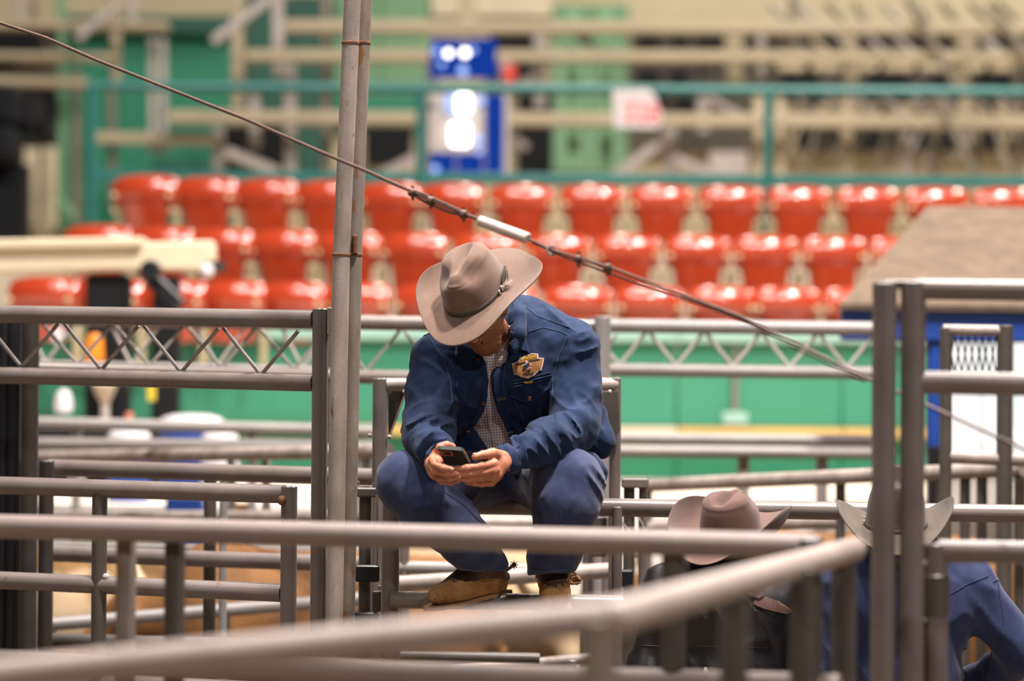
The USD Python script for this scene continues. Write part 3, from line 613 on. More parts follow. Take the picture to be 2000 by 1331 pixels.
# latch posts
T = Thing('latch_post', 'dark greasy latch post with sliding bolt right beside the tall poles', 'post')
T.part('post', vpost(714, 958, 9.3, 0.0205), 'steel_dark'); T.part('cap_plate', box(at(722, 962, 9.28), (0.082, 0.06, 0.030), bevel=0.004), 'steel_dark')
T.part('collar', box(at(718, 1120, 9.26), (0.080, 0.06, 0.054), bevel=0.005), 'black_gloss'); T.part('collar', box(at(717, 1204, 9.26), (0.080, 0.06, 0.03), bevel=0.005), 'black_gloss')
T.part('plate', box(at(736, 1175, 9.22), (0.028, 0.03, 0.068), bevel=0.003), 'steel_dark'); T.part('pin', box(at(741, 1148, 9.2), (0.012, 0.012, 0.014), bevel=0.002), 'steel_worn')
T.part('bolt_rod', tube(at(736, 1106, 9.22), at(736, 968, 9.22), 0.0042, 10), 'steel_worn')
T.part('wire_loop', sweep([at(698, 942, 9.24), at(701, 941, 9.24), at(702, 950, 9.24), at(728, 950, 9.24), at(729, 943, 9.24)], 0.0022, 8), 'steel_worn')
T.done()
T = Thing('latch_post', 'rusty brown latch post with a clamp head to the right of the seated man', 'post')
T.part('post', vpost(1229, 950, 10.0, 0.020), 'steel_dark'); T.part('post', vpost(1256, 938, 10.0, 0.015), 'steel_paint')
T.part('clamp', box(at(1240, 944, 9.97), (0.095, 0.05, 0.035), bevel=0.005), 'steel_paint'); T.part('collar', box(at(1222, 1130, 9.97), (0.05, 0.05, 0.06), bevel=0.005), 'black_gloss')
for a, b in (((1212, 1018), (1232, 1042)), ((1246, 1008), (1262, 1042))): T.part('rod', tube(at(*a, 9.94), at(*b, 9.94), 0.0035, 8), 'steel_worn')
T.part('rod', tube(at(1247, 1010, 9.94), at(1246, 990, 9.94), 0.0035, 8), 'steel_worn')
T.done()
# slanted rail at the right
T = Thing('pen_fence', 'pale pipe rail on close-set posts rising to the right behind the two hatted men', 'fence', 'pen fences')
dR = lambda x: 12.6 - 1.5 * (x - 1265) / 730
T.part('rail', tube(at(1262, 949, dR(1262)), at(1998, 916, dR(1998)), 0.030), 'steel_worn'); T.part('rail', tube(at(1262, 1032, dR(1262)), at(1640, 1020, dR(1640)), 0.028), 'steel_worn')
for px in (1642, 1840, 1885, 1918, 1956, 1992): T.part('post', vpost(px, 930, dR(px), 0.0215), 'steel_dark')
T.part('post', vpost(1266, 945, dR(1266), 0.02), 'steel_paint')
T.done()
# mesh gate at the right
T = Thing('mesh_gate', 'pipe gate with an expanded metal grille before the bright panel', 'gate')
dM = 10.9
for px, py, r in ((1848, 640, 0.024), (1963, 636, 0.031)): T.part('post', vpost(px, py, dM, r), 'steel_dark')
T.part('rail', tube(at(1842, 645, dM), at(1962, 647, dM), 0.022), 'steel_worn'); T.part('rail', tube(at(1842, 738, dM), at(2060, 741, dM), 0.024), 'steel_paint'); T.part('rail', tube(at(1838, 892, dM), at(2060, 902, dM), 0.026), 'steel_worn')
rows_, cols = 2, 8; wx = 13.5
for j in range(rows_):
    for i in range(-1, cols):
        x0 = 1858 + wx * (i + (0.5 if j % 2 else 0)); y0 = 655 + 37 * j
        for s in (-1, 1):
            T.part('mesh_strand', tube(at(x0 + wx / 2, y0, dM), at(x0 + wx / 2 + s * wx / 2, y0 + 37, dM), 0.0032, 6), 'steel_dark')
T.done()
# bright panel and blue-framed booth with a felt roof behind it
T = Thing('booth', 'blue framed booth under a sloping tan felt roof', 'booth')
dF = 13.4; k = dF / FPX
o = at(1636, 598, dF)
T.part('roof', trimesh.convex.convex_hull(np.array([at(1636, 603, dF), at(1640, 594, dF), at(1812, 402, dF + 1.1), at(2200, 408, dF + 1.1), at(2200, 612, dF), at(2200, 600, dF), at(1690, 600, dF + 2.2), at(1690, 590, dF + 2.2), at(2200, 600, dF + 2.2)])), 'tan_felt', smooth=False)
T.part('fascia', beam(at(1640, 602, dF + 0.05), at(2160, 608, dF + 0.05), 0.06, 0.018, bevel=0.003), 'cream_paint')
T.part('header', beam(at(1642, 634, dF + 0.1), at(2160, 642, dF + 0.1), 0.12, 0.15, bevel=0.01), 'blue_paint')
T.part('post', vpost(1826, 634, dF + 0.1, 0.040), 'blue_paint'); T.part('post_foot', vpost(1826, 872, dF - 0.02, 0.038), 'black_gloss')
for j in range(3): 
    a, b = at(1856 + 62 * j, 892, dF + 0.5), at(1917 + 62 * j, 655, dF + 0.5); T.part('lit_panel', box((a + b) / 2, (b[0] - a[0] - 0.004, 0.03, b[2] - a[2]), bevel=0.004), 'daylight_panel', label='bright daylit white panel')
for j in range(3):
    a, b = at(1856 + 62 * j, 1000, dF + 0.5), at(1917 + 62 * j, 896, dF + 0.5); T.part('lower_panel', box((a + b) / 2, (b[0] - a[0] - 0.004, 0.04, b[2] - a[2]), bevel=0.004), 'white_board')
T.part('red_strip', box(at(1812, 668, dF + 0.3), (0.022, 0.03, 0.08), bevel=0.003), 'salmon')
T.done()
# J: near gate, right
T = Thing('corner_gate', 'tall blurred brown gate with two thick posts in the right foreground', 'gate')
dJ = 6.95
for px, py, r in ((1728, 552, 0.0300), (1784, 550, 0.0312), (1828, 1062, 0.0300), (2550, 560, 0.0300)): T.part('post', vpost(px, py, dJ, r), 'steel_paint')
T.part('rail', tube(at(1788, 565, dJ), at(2560, 577, dJ), 0.0262), 'steel_paint'); T.part('rail', tube(at(1788, 747, dJ), at(2560, 764, dJ), 0.0285), 'steel_paint'); T.part('rail', tube(at(1832, 1077, dJ), at(2560, 1091, dJ), 0.0285), 'steel_paint')
T.part('bridge', box(at(1758, 556, dJ), (0.075, 0.035, 0.022), bevel=0.004), 'steel_dark')
T.part('keeper', box(at(1753, 924, dJ), (0.020, 0.03, 0.040), bevel=0.004), 'steel_worn'); T.part('keeper', box(at(1753, 1030, dJ), (0.016, 0.02, 0.005), bevel=0.001), 'copper')
T.part('hinge_sleeve', tube(at(1783, 1212, dJ), at(1783, 1100, dJ), 0.0345, 24, bevel=0.004), 'steel_dark'); T.part('hinge_sleeve', tube(at(1828, 1205, dJ), at(1828, 1122, dJ), 0.0345, 24, bevel=0.004), 'steel_dark')
T.part('sleeve_top', tube(at(1783, 1106, dJ), at(1783, 1094, dJ), 0.036, 24, bevel=0.003), 'steel_worn'); T.part('bridge', box(at(1805, 1215, dJ), (0.10, 0.05, 0.02), bevel=0.004), 'black_gloss')
T.done()
# E: foreground fence
T = Thing('front_fence', 'blurred brown pipe fence crossing the whole foreground before the boots', 'fence')
dE = lambda x: 7.25 - 0.75 * x / 1590.0
T.part('rail', tube(at(-640, 1013, dE(-640)), at(1585, 1068, dE(1585)), 0.0300, 28), 'steel_rose'); T.part('rail', tube(at(-640, 1274, dE(-640)), at(1640, 1342, dE(1600)), 0.0290, 28), 'steel_rose')
for px, r in ((-560, 0.0262), (247, 0.0255), (342, 0.0262), (1316, 0.0275), (1586, 0.024)):
    T.part('post', vpost(px, 1050, dE(px) + 0.01, r), 'steel_worn_dark' if px == 247 else 'steel_dark')
T.part('end_cap', box(at(1582, 1071, dE(1585)), (0.05, 0.065, 0.056), bevel=0.008), 'steel_dark')
T.done()
# K: near diagonal fence
T = Thing('front_fence', 'nearest blurred pale pipe fence running diagonally up to the corner gate', 'fence')
a, c, e = at(-640, 1384, 5.2), at(1200, 1206, 4.62), at(1668, 1074, 6.75)
T.part('rail', tube(a, c, 0.0300, 28), 'steel_pale'); T.part('rail', tube(c, e, 0.0300, 28), 'steel_pale')
T.part('post', vpost(1172, 1208, 4.62, 0.0300), 'steel_worn_dark'); T.part('post', vpost(-620, 1384, 5.2, 0.0300), 'steel_worn_dark')
for px, d, r in ((1434, 5.5, 0.0285), (1566, 6.05, 0.0245), (1648, 6.65, 0.030)): T.part('post', vpost(px, 1206 - (px - 1200) * 0.282 + 10, d, r), 'steel_dark')
T.part('elbow', trimesh.creation.icosphere(3, 0.031).apply_translation(c), 'steel_pale')
T.done()

# ------------------------------------------------------------------ cable with its fittings
T = Thing('steel_cable', 'rusty steel cable with clamps and a pale turnbuckle sleeve', 'cable')
def cp(x): return lambda dy=0: at(x, np.interp(x, [-60, 0, 90, 190, 480, 650, 720, 800, 840, 930, 1040, 1075, 1190, 1450, 1700, 2060], [25, 45, 74, 118, 233, 307, 336, 372, 390, 427, 470, 488, 522, 620, 742, 905]) + dy, 9.0 - 0.00105 * x)
T.part('cable', sweep([cp(x)() for x in (-60, 0, 45, 90, 140, 190, 260, 340, 410, 480, 570, 650, 720, 800, 860, 935)], 0.0052, 8), 'cable_steel')
T.part('cable', sweep([cp(x)() for x in (1035, 1075, 1130, 1190, 1300, 1450, 1580, 1700, 1860, 2060)], 0.0042, 8), 'cable_steel')
T.part('tail', sweep([cp(x)(8 + 3 * math.sin(x / 60)) for x in (1040, 1100, 1150, 1250, 1350, 1450, 1550, 1690)], 0.0032, 8), 'cable_steel')
T.part('tail', sweep([cp(x)(dy) for x, dy in ((800, -2), (830, -5), (860, -4), (890, -3), (920, 0))], 0.0042, 8), 'cable_steel'); T.part('tail', sweep([cp(x)(dy) for x, dy in ((806, 6), (836, 9), (880, 9), (915, 2))], 0.0042, 8), 'cable_steel')
T.part('turnbuckle', tube(cp(936)(2), cp(1032)(-1), 0.0150, 18, bevel=0.003), 'sleeve_white')
for x, r in ((806, 0.013), (842, 0.0145), (906, 0.014), (1130, 0.012), (1188, 0.013)):
    a, b = cp(x - 5)(2), cp(x + 5)(2); T.part('clamp', cat(tube(a, b, r, 10, bevel=0.003), tube((a + b) / 2 + (0, 0, -0.022), (a + b) / 2 + (0, 0, 0.02), 0.0045, 8)), 'cable_steel')
ey = cp(1078)(0); T.part('eye', sweep([ey + 0.013 * (math.cos(t) * np.array([0.9, 0, -0.4]) + math.sin(t) * np.array([0.4, 0.1, 0.9])) for t in np.linspace(0, 2 * np.pi, 16)], 0.0042, 8), 'steel_worn')
T.done()
# ------------------------------------------------------------------ bodies: smooth blends of tapered limbs, meshed as one continuous surface
def cone(p, a, b, ra, rb):
    a, b = np.asarray(a, float), np.asarray(b, float); ab = b - a; h = np.clip(((p - a) @ ab) / (ab @ ab + 1e-12), 0, 1)
    return np.linalg.norm(p - a - h[..., None] * ab, axis=-1) - (ra + (rb - ra) * h)
def ball(p, c, r): return np.linalg.norm(p - np.asarray(c, float), axis=-1) - r
def ell(p, c, r, R=None):
    q = p - np.asarray(c, float)
    if R is not None: q = q @ np.asarray(R)          # columns of R are the axes
    r = np.asarray(r, float); k0 = np.linalg.norm(q / r, axis=-1); k1 = np.linalg.norm(q / r ** 2, axis=-1)
    return k0 * (k0 - 1) / np.maximum(k1, 1e-9)
def smin(a, b, k):
    h = np.clip(0.5 + 0.5 * (b - a) / k, 0, 1); return b + (a - b) * h - k * h * (1 - h)
def smax(a, b, k): return -smin(-a, -b, k)
def chain(p, pts, k=0.0):
    """tapered limb through [(point, radius), ...]"""
    d = None
    for (a, ra), (b, rb) in zip(pts[:-1], pts[1:]):
        e = cone(p, a, b, ra, rb); d = e if d is None else (smin(d, e, k) if k else np.minimum(d, e))
    return d

def surface_nets(f, lo, hi, h, taubin=0):
    lo, hi = np.asarray(lo, float), np.asarray(hi, float); n = np.ceil((hi - lo) / h).astype(int) + 1; c = 4
    nc = (n + c - 1) // c + 1
    g = np.stack(np.meshgrid(*[lo[i] + np.arange(nc[i]) * h * c + h * (c - 1) / 2 for i in range(3)], indexing='ij'), -1)
    co = f(g.reshape(-1, 3)).reshape(nc)
    D = np.repeat(np.repeat(np.repeat(co, c, 0), c, 1), c, 2)[:n[0], :n[1], :n[2]].astype(float)
    near = np.argwhere(np.abs(D) < h * c * 1.7)
    D[tuple(near.T)] = f(lo + near * h)
    S = D < 0
    # cells whose corners differ
    cnt = sum(S[i:n[0] - 1 + i, j:n[1] - 1 + j, k:n[2] - 1 + k].astype(np.int8) for i in (0, 1) for j in (0, 1) for k in (0, 1))
    cells = np.argwhere((cnt > 0) & (cnt < 8)); idx = -np.ones(n - 1, int); idx[tuple(cells.T)] = np.arange(len(cells))
    acc, num = np.zeros((len(cells), 3)), np.zeros(len(cells))
    corners = np.array([(i, j, k) for i in (0, 1) for j in (0, 1) for k in (0, 1)])
    for a in range(8):
        for b in range(a + 1, 8):
            if np.abs(corners[a] - corners[b]).sum() != 1: continue
            ia, ib = cells + corners[a], cells + corners[b]; da, db = D[tuple(ia.T)], D[tuple(ib.T)]; m = (da < 0) != (db < 0)
            t = da[m] / (da[m] - db[m]); acc[m] += ia[m] + t[:, None] * (ib[m] - ia[m]); num[m] += 1
    V = lo + acc / num[:, None] * h; F = []
    for ax in range(3):
        o = [np.eye(3, dtype=int)[k] for k in range(3) if k != ax]
        A = S; sh = np.eye(3, dtype=int)[ax]
        s0 = A[tuple(slice(1 if k != ax else 0, n[k] - 1) for k in range(3))]; s1 = A[tuple(slice(1, n[k]) if k == ax else slice(1, n[k] - 1) for k in range(3))]
        e = np.argwhere(s0 != s1); e0 = e + np.array([0 if k == ax else 1 for k in range(3)])
        inside = s0[tuple(e.T)]
        q = [idx[tuple((e0 - oo).T)] for oo in (o[0] + o[1], o[1], 0 * o[0], o[0])]
        quad = np.stack(q, 1); flip = inside if ax != 1 else ~inside
        quad[~flip] = quad[~flip][:, ::-1]
        F.append(quad)
    Q = np.vstack(F); Q = Q[(Q >= 0).all(1)]
    m = trimesh.Trimesh(V, np.vstack([Q[:, [0, 1, 2]], Q[:, [0, 2, 3]]]), process=False)
    if taubin: trimesh.smoothing.filter_taubin(m, lamb=0.5, nu=0.52, iterations=taubin)
    return m

def sdf_normal(f, P, e=0.003):
    g = np.stack([f(P + e * np.eye(3)[k]) - f(P - e * np.eye(3)[k]) for k in range(3)], -1)
    return g / np.maximum(np.linalg.norm(g, axis=-1, keepdims=True), 1e-9)
def march(f, P, Dr, steps=70, maxd=2.0):
    t = np.zeros(len(P)); live = np.arange(len(P))
    for _ in range(steps):
        v = f(P[live] + Dr[live] * t[live, None]); t[live] = np.minimum(t[live] + np.clip(v, -0.02, 0.2) * 0.85, maxd)
        live = live[(np.abs(v) > 0.0003) & (t[live] < maxd)]
        if not len(live): break
    return P + Dr * t[:, None], t
def appl(f, poly, d0, thick=0.004, step=3.0, sink=0.003, smooth_it=6, holes=None):
    """a flap, patch or tape cut to a picture outline and laid on the body f, with real thickness"""
    P = Polygon(poly); b = P.bounds; ring = []
    L = P.exterior.length; n = max(8, int(L / step)); ring = [P.exterior.interpolate(i / n, normalized=True).coords[0] for i in range(n)]
    corner = [c for c in poly]
    inn = [(x, y) for x in np.arange(b[0], b[2], step) for y in np.arange(b[1], b[3], step) if P.contains(Point(x, y)) and P.exterior.distance(Point(x, y)) > step * 0.5]
    pts = np.array(corner + ring + inn); _, ii = np.unique(np.round(pts, 2), axis=0, return_index=True); pts = pts[np.sort(ii)]
    tri = Delaunay(pts).simplices; cen = pts[tri].mean(1); tri = tri[[P.buffer(0.05).contains(Point(*c)) for c in cen]]
    return laid(f, pts, tri, d0, thick, sink)
def laid(f, pts, tri, d0, thick, sink, lift=None):
    base = np.array([at(x, y, d0) for x, y in pts]); dr = np.array([unit(q - CAM) for q in base]); hit, t = march(f, base - dr * 0.35, dr)
    bad = t > 0.75
    if bad.any() and not bad.all():
        ok = np.where(~bad)[0]
        for i in np.where(bad)[0]:
            j = ok[np.argmin(((pts[ok] - pts[i]) ** 2).sum(1))]; hit[i] = hit[j] + (base[i] - base[j])
    nrm = sdf_normal(f, hit, 0.006)
    a = pts[tri]; area = np.cross(a[:, 1] - a[:, 0], a[:, 2] - a[:, 0]); tri = np.where((area > 0)[:, None], tri[:, ::-1], tri)   # pixel y is down: front faces wind towards the lens
    top = hit + nrm * thick; bot = hit - nrm * sink; n = len(pts)
    E = np.sort(np.vstack([tri[:, [0, 1]], tri[:, [1, 2]], tri[:, [2, 0]]]), 1); u, c = np.unique(E, axis=0, return_counts=True); bd = {tuple(e) for e in u[c == 1]}
    side = []
    for t_ in tri:
        for i, j in ((0, 1), (1, 2), (2, 0)):
            if tuple(sorted((t_[i], t_[j]))) in bd: side += [(t_[j], t_[i], t_[i] + n), (t_[j], t_[i] + n, t_[j] + n)]
    return trimesh.Trimesh(np.vstack([top, bot]), np.vstack([tri, tri[:, ::-1] + n] + ([np.array(side)] if side else [])), process=False)
def laid_text(f, text, x, y, h, ang, d0, lift, thick=0.0012, bold=True, sx=1.0):
    m = meshkit.text_mesh(text, h, 0.001, bold=bold); v = np.array(m.vertices); k = np.isclose(v[:, 2], 0); keep = np.where(k)[0]; mp = -np.ones(len(v), int); mp[keep] = np.arange(len(keep))
    F = np.array([mp[t] for t in m.faces if k[t].all()]); c, s = math.cos(ang), math.sin(ang)
    pts = np.stack([x + sx * v[keep, 0] * c + v[keep, 1] * s, y + sx * v[keep, 0] * s - v[keep, 1] * c], 1)
    return laid(f, pts, F, d0, lift + thick, -lift)
def seam(f, line, d0, r=0.0022, lift=0.0006, n=60):
    L = np.array(line, float); s = np.r_[0, np.cumsum(np.linalg.norm(np.diff(L, axis=0), axis=1))]; t = np.linspace(0, s[-1], n)
    pts = np.stack([np.interp(t, s, L[:, 0]), np.interp(t, s, L[:, 1])], 1); base = np.array([at(x, y, d0) for x, y in pts]); dr = np.array([unit(q - CAM) for q in base])
    hit, tt = march(f, base - dr * 0.35, dr); ok = tt < 0.75
    if ok.sum() < 3: return trimesh.creation.icosphere(1, 0.001).apply_translation(base[0])
    return sweep(hit[ok] + sdf_normal(f, hit[ok], 0.006) * lift, r, 6)
def ridge(n): return 1 - np.abs(2 * n - 1)
# ------------------------------------------------------------------ felt hats
def hat_mesh(W=0.082, L=0.098, H=0.125, bw=0.100, curl=0.075, dip=0.022, crease=0.030, pinch=0.34, thick=0.0042, curl_p=2.2, side_dent=0.020, flare=0.0, curl_l=None, sq=0.0, tip=0.0, tip_at=0.3):
    """western hat in its own frame: x to the wearer's left, y to the back, z up; crown, brim, band"""
    TP = 0.17; n = 96; th = np.linspace(0, 2 * np.pi, n, endpoint=False); cx, sy = np.cos(th), np.sin(th)     # y = -1 front
    V = []; prof = []
    for t in np.linspace(0, 1, 16): prof.append((1 - TP * t ** 1.5, H * 0.86 * t))
    for a in np.linspace(0, np.pi / 2, 12)[1:]: prof.append(((1 - TP) - (0.43 - TP) * (1 - math.cos(a)), H * 0.86 + H * 0.20 * math.sin(a)))
    for s in np.linspace(0.57, 0.0, 14)[1:]: prof.append((s, H * 1.06 + H * 0.03 * (1 - (s / 0.57) ** 2)))
    for (s, z) in prof: V.append(np.stack([W * s * cx, L * s * sy, np.full(n, z)], 1))
    V = np.array(V)                                            # rings x n x 3
    x, y, z = V[..., 0], V[..., 1], V[..., 2]; up = np.clip(z / H, 0, 1.1); front = np.clip(-y / L, -1, 1)
    top = np.clip((up - 0.55) / 0.45, 0, 1) ** 1.3
    x = x * (1 - pinch * top * np.clip((front + 0.35) / 1.2, 0, 1) ** 1.1)
    z = z - crease * np.exp(-(x / 0.017) ** 2) * np.clip((up - 0.80) / 0.2, 0, 1) * np.clip(1.15 - ((y - 0.012) / (L * 0.66)) ** 2 * 1.2, 0, 1.1)
    z = z - 0.014 * np.clip((up - 0.7) / 0.3, 0, 1) * np.clip(-front, 0, 1) + 0.004 * np.clip(front, 0, 1) * np.clip((up - 0.8) / 0.2, 0, 1)
    z = z - 0.024 * np.clip((front - 0.10) / 0.65, 0, 1) ** 1.4 * np.clip((up - 0.72) / 0.28, 0, 1)
    for s in (-1, 1):                                          # the two finger dents
        c = np.array([s * 0.50 * W, -0.36 * L, H * 0.90]); d2 = ((x - c[0]) / 0.026) ** 2 + ((y - c[1]) / 0.042) ** 2 + ((z - c[2]) / 0.032) ** 2
        x = x - s * side_dent * np.exp(-d2); z = z - 0.6 * side_dent * np.exp(-d2)
    V = np.stack([x, y, z], -1); m, F = len(prof), []
    P = list(V.reshape(-1, 3)); 
    for i in range(m - 1):
        for k in range(n):
            a, b, c, d = i * n + k, i * n + (k + 1) % n, (i + 1) * n + (k + 1) % n, (i + 1) * n + k
            F += [(a, b, c), (a, c, d)]
    def brim_pt(t, cx, sy, dz=0.0):
        an = np.arctan2(sy, cx); bwt = bw * (1 + sq * np.sin(2 * an) ** 2 + tip * np.exp(-((an - tip_at) / 0.40) ** 2))
        wx = W + bwt * t * (1 + 0.05 * np.abs(cx)); wy = L + bwt * t * (1.0 + flare * (-sy > 0))
        xx, yy = wx * cx, wy * sy
        c_ = np.where(cx > 0, curl if curl_l is None else curl_l, curl)
        side = np.abs(cx) ** curl_p; zz = c_ * side * t ** 2.0 - dip * np.abs(sy) ** 2 * t ** 1.4
        xx = xx - np.sign(cx) * 0.52 * c_ * side * t ** 2.4
        nx = -np.sign(cx) * 0.85 * side * t * (c_ / 0.075); 
        return np.stack([xx + nx * dz * 0.8, yy, zz + dz], 1)
    base = len(P); tt = np.linspace(0, 1, 20)
    rings = [brim_pt(t, cx, sy, thick / 2) for t in tt] + [brim_pt(1.012, cx, sy, thick * 0.22), brim_pt(1.012, cx, sy, -thick * 0.22)] + [brim_pt(t, cx, sy, -thick / 2) for t in tt[::-1]] + [np.stack([W * 0.92 * cx, L * 0.92 * sy, np.full(n, -thick / 2)], 1), np.stack([W * 0.80 * cx, L * 0.80 * sy, np.full(n, 0.06)], 1)]
    for r in rings: P += list(r)
    for i in range(len(rings) - 1):
        for k in range(n):
            a, b, c, d = base + i * n + k, base + i * n + (k + 1) % n, base + (i + 1) * n + (k + 1) % n, base + (i + 1) * n + k
            F += [(a, c, b), (a, d, c)]
    hat = trimesh.Trimesh(np.array(P), np.array(F), process=False)
    if hat.volume < 0: hat.invert()
    t = np.linspace(0, 2 * np.pi, 72, endpoint=False); 
    band = []
    for (o, z0) in ((0.0005, 0.003), (0.0032, 0.004), (0.0036, 0.009), (0.0032, 0.014), (0.0005, 0.0155)):
        k_ = 1 - 0.17 * (z0 / (H * .86)) ** 1.5
        band.append(np.stack([(W * k_ + o) * np.cos(t), (L * k_ + o) * np.sin(t), np.full(72, z0)], 1))
    B = np.array(band); F = []
    for i in range(4):
        for k in range(72):
            a, b, c, d = i * 72 + k, i * 72 + (k + 1) % 72, (i + 1) * 72 + (k + 1) % 72, (i + 1) * 72 + k
            F += [(a, b, c), (a, c, d)]
    return hat, trimesh.Trimesh(B.reshape(-1, 3), np.array(F), process=False)
def placed(m, R, o):
    return trimesh.Trimesh(np.asarray(m.vertices) @ np.asarray(R).T + np.asarray(o), m.faces, process=False)
def hat_frame(yaw, pitch, roll):
    """columns: hat x, y, z in world; at rest the hat's front looks at the lens. yaw > 0 turns its front to the picture's left, pitch > 0 tips it down, roll > 0 raises the picture's right side"""
    r = np.eye(3)
    cy, sy_, cp_, sp, cr, sr = math.cos(yaw), math.sin(yaw), math.cos(pitch), math.sin(pitch), math.cos(roll), math.sin(roll)
    Rz = np.array([[cy, -sy_, 0], [sy_, cy, 0], [0, 0, 1]]); Rx = np.array([[1, 0, 0], [0, cp_, -sp], [0, sp, cp_]]); Ry = np.array([[cr, 0, -sr], [0, 1, 0], [sr, 0, cr]])
    return Rz.T @ Ry @ Rx

# ------------------------------------------------------------------ the seated man
U = 1.0 / 617.0
D0 = 9.05
# torso under the jacket
def torso_core(p):
    d = smin(cone(p, at(1000, 930, 9.40), at(985, 850, 9.36), 0.150, 0.148), cone(p, at(985, 850, 9.36), at(990, 735, 9.27), 0.148, 0.150), 0.05)
    d = smin(d, ball(p, at(915, 745, 9.20), 0.135), 0.06); d = smin(d, ball(p, at(1062, 738, 9.22), 0.142), 0.06)
    d = smin(d, ball(p, at(1010, 660, 9.33), 0.128), 0.06)
    d = smin(d, cone(p, at(862, 694, 9.10), at(960, 640, 9.24), 0.066, 0.085), 0.05); d = smin(d, cone(p, at(1115, 674, 9.14), at(1020, 640, 9.26), 0.070, 0.092), 0.05)
    return d
OPEN = [(936, 672), (949, 712), (953, 745), (951, 775), (945, 802), (926, 832), (904, 858), (900, 895), (1004, 895), (996, 860), (984, 828), (970, 800), (961, 765), (959, 738), (963, 714), (972, 696), (980, 676), (986, 640), (955, 640)]
def poly_sdf(q, poly):
    P = np.array(poly, float); d = np.full(len(q), 1e9); ins = np.zeros(len(q), bool)
    for a, b in zip(P, np.roll(P, -1, 0)):
        e = b - a; w = q - a; t = np.clip((w @ e) / (e @ e), 0, 1); d = np.minimum(d, np.linalg.norm(w - t[:, None] * e, axis=1))
        c = ((a[1] <= q[:, 1]) != (b[1] <= q[:, 1])) & (q[:, 0] < (b[0] - a[0]) * (q[:, 1] - a[1]) / (b[1] - a[1] + 1e-12) + a[0]); ins ^= c
    return np.where(ins, -d, d)
ARM_L = [(at(852, 700, 9.10), 0.080), (at(842, 770, 9.06), 0.077), (at(836, 834, 8.99), 0.076), (at(832, 864, 8.87), 0.064), (at(852, 892, 8.71), 0.049)]
ARM_R = [(at(1110, 690, 9.14), 0.088), (at(1122, 765, 9.10), 0.082), (at(1122, 838, 9.02), 0.078), (at(1066, 868, 8.87), 0.067), (at(990, 898, 8.72), 0.052)]
HEM_R = [(at(1160, 815, 9.22), 0.045), (at(1168, 862, 9.20), 0.058), (at(1178, 884, 9.18), 0.026)]
def sleeve(p, A): return chain(p, A, 0.03)
def jacket_raw(p):
    d = torso_core(p) - 0.012
    d = smin(d, sleeve(p, ARM_L), 0.035); d = smin(d, sleeve(p, ARM_R), 0.035); d = smin(d, chain(p, HEM_R, 0.02), 0.02)
    d = smin(d, chain(p, [(at(1006, 585, 9.15), 0.017), (at(1013, 620, 9.05), 0.018), (at(1012, 655, 9.00), 0.016), (at(1003, 684, 8.985), 0.012)], 0.01), 0.012)
    d = smin(d, chain(p, [(at(905, 905, 9.26), 0.05), (at(925, 915, 9.30), 0.08)]), 0.03)
    return d
def folds(p):
    """creases of the cloth, deepest around elbows, armpits and the waist"""
    q = to_px(p); x, y = q[..., 0], q[..., 1]
    def near(cx, cy, rx, ry): return np.exp(-(((x - cx) / rx) ** 2 + ((y - cy) / ry) ** 2))
    w = np.stack([p[..., 0] * 1, p[..., 1], p[..., 2]], -1)
    def dirn(ang, su, sv, seed, warp=0.05):
        c, s = math.cos(ang), math.sin(ang); u = w[..., 0] * c + w[..., 2] * s; v = -w[..., 0] * s + w[..., 2] * c
        wob = meshkit.noise(w * 9, seed + 3) * warp
        return ridge(meshkit.noise(np.stack([(u + wob) * su, v * sv, w[..., 1] * 6], -1), seed)) ** 3.4
    d = 0.020 * near(1115, 832, 62, 46) * dirn(0.9, 26, 8, 1) + 0.018 * near(1060, 868, 60, 40) * dirn(0.35, 27, 7, 2) + 0.013 * near(1150, 700, 40, 90) * dirn(1.9, 22, 7, 3)
    d += 0.018 * near(835, 835, 58, 52) * dirn(2.35, 26, 8, 4) + 0.015 * near(850, 878, 40, 40) * dirn(2.2, 30, 9, 5) + 0.007 * near(840, 730, 42, 70) * dirn(1.2, 20, 7, 6)
    d += 0.012 * near(900, 800, 45, 90) * dirn(1.2, 16, 5, 7) + 0.006 * near(1030, 820, 60, 70) * dirn(2.1, 18, 5, 8) + 0.011 * near(1070, 625, 60, 35) * dirn(0.8, 20, 7, 9)
    d += 0.006 * dirn(1.0, 15, 7, 10) * np.clip(meshkit.noise(w * 5, 12) * 2 - 0.5, 0, 1) + 0.0025 * (meshkit.noise(w * 45, 11) - 0.5)
    return d * 1.55 - 0.006
def jacket_closed(p): return jacket_raw(p) - folds(p)
zcut = at(1000, 908, 9.2)[2]
def jacket(p):
    d = jacket_closed(p); q = to_px(p); cut = poly_sdf(q[:, :2], OPEN) * (q[:, 2] / FPX)
    cut = np.maximum(cut, (q[:, 2] - 9.22)); d = smax(d, -cut, 0.006)
    # sleeves end at the cuffs, with room for the wrist
    for A, r in ((ARM_L, 0.034), (ARM_R, 0.036)):
        a, b = A[-2][0], A[-1][0]; ax = unit(b - a); d = smax(d, np.minimum((p - b) @ ax - 0.004, 0.11 - np.linalg.norm(p - b, axis=-1)), 0.006); d = np.maximum(d, -cone(p, b - ax * 0.03, b + ax * 0.05, r, r))
    # hollow for the neck
    d = smax(d, -cone(p, at(962, 664, 9.08), at(966, 560, 9.14), 0.046, 0.056), 0.008); d = smax(d, zcut - p[:, 2], 0.008)
    return d
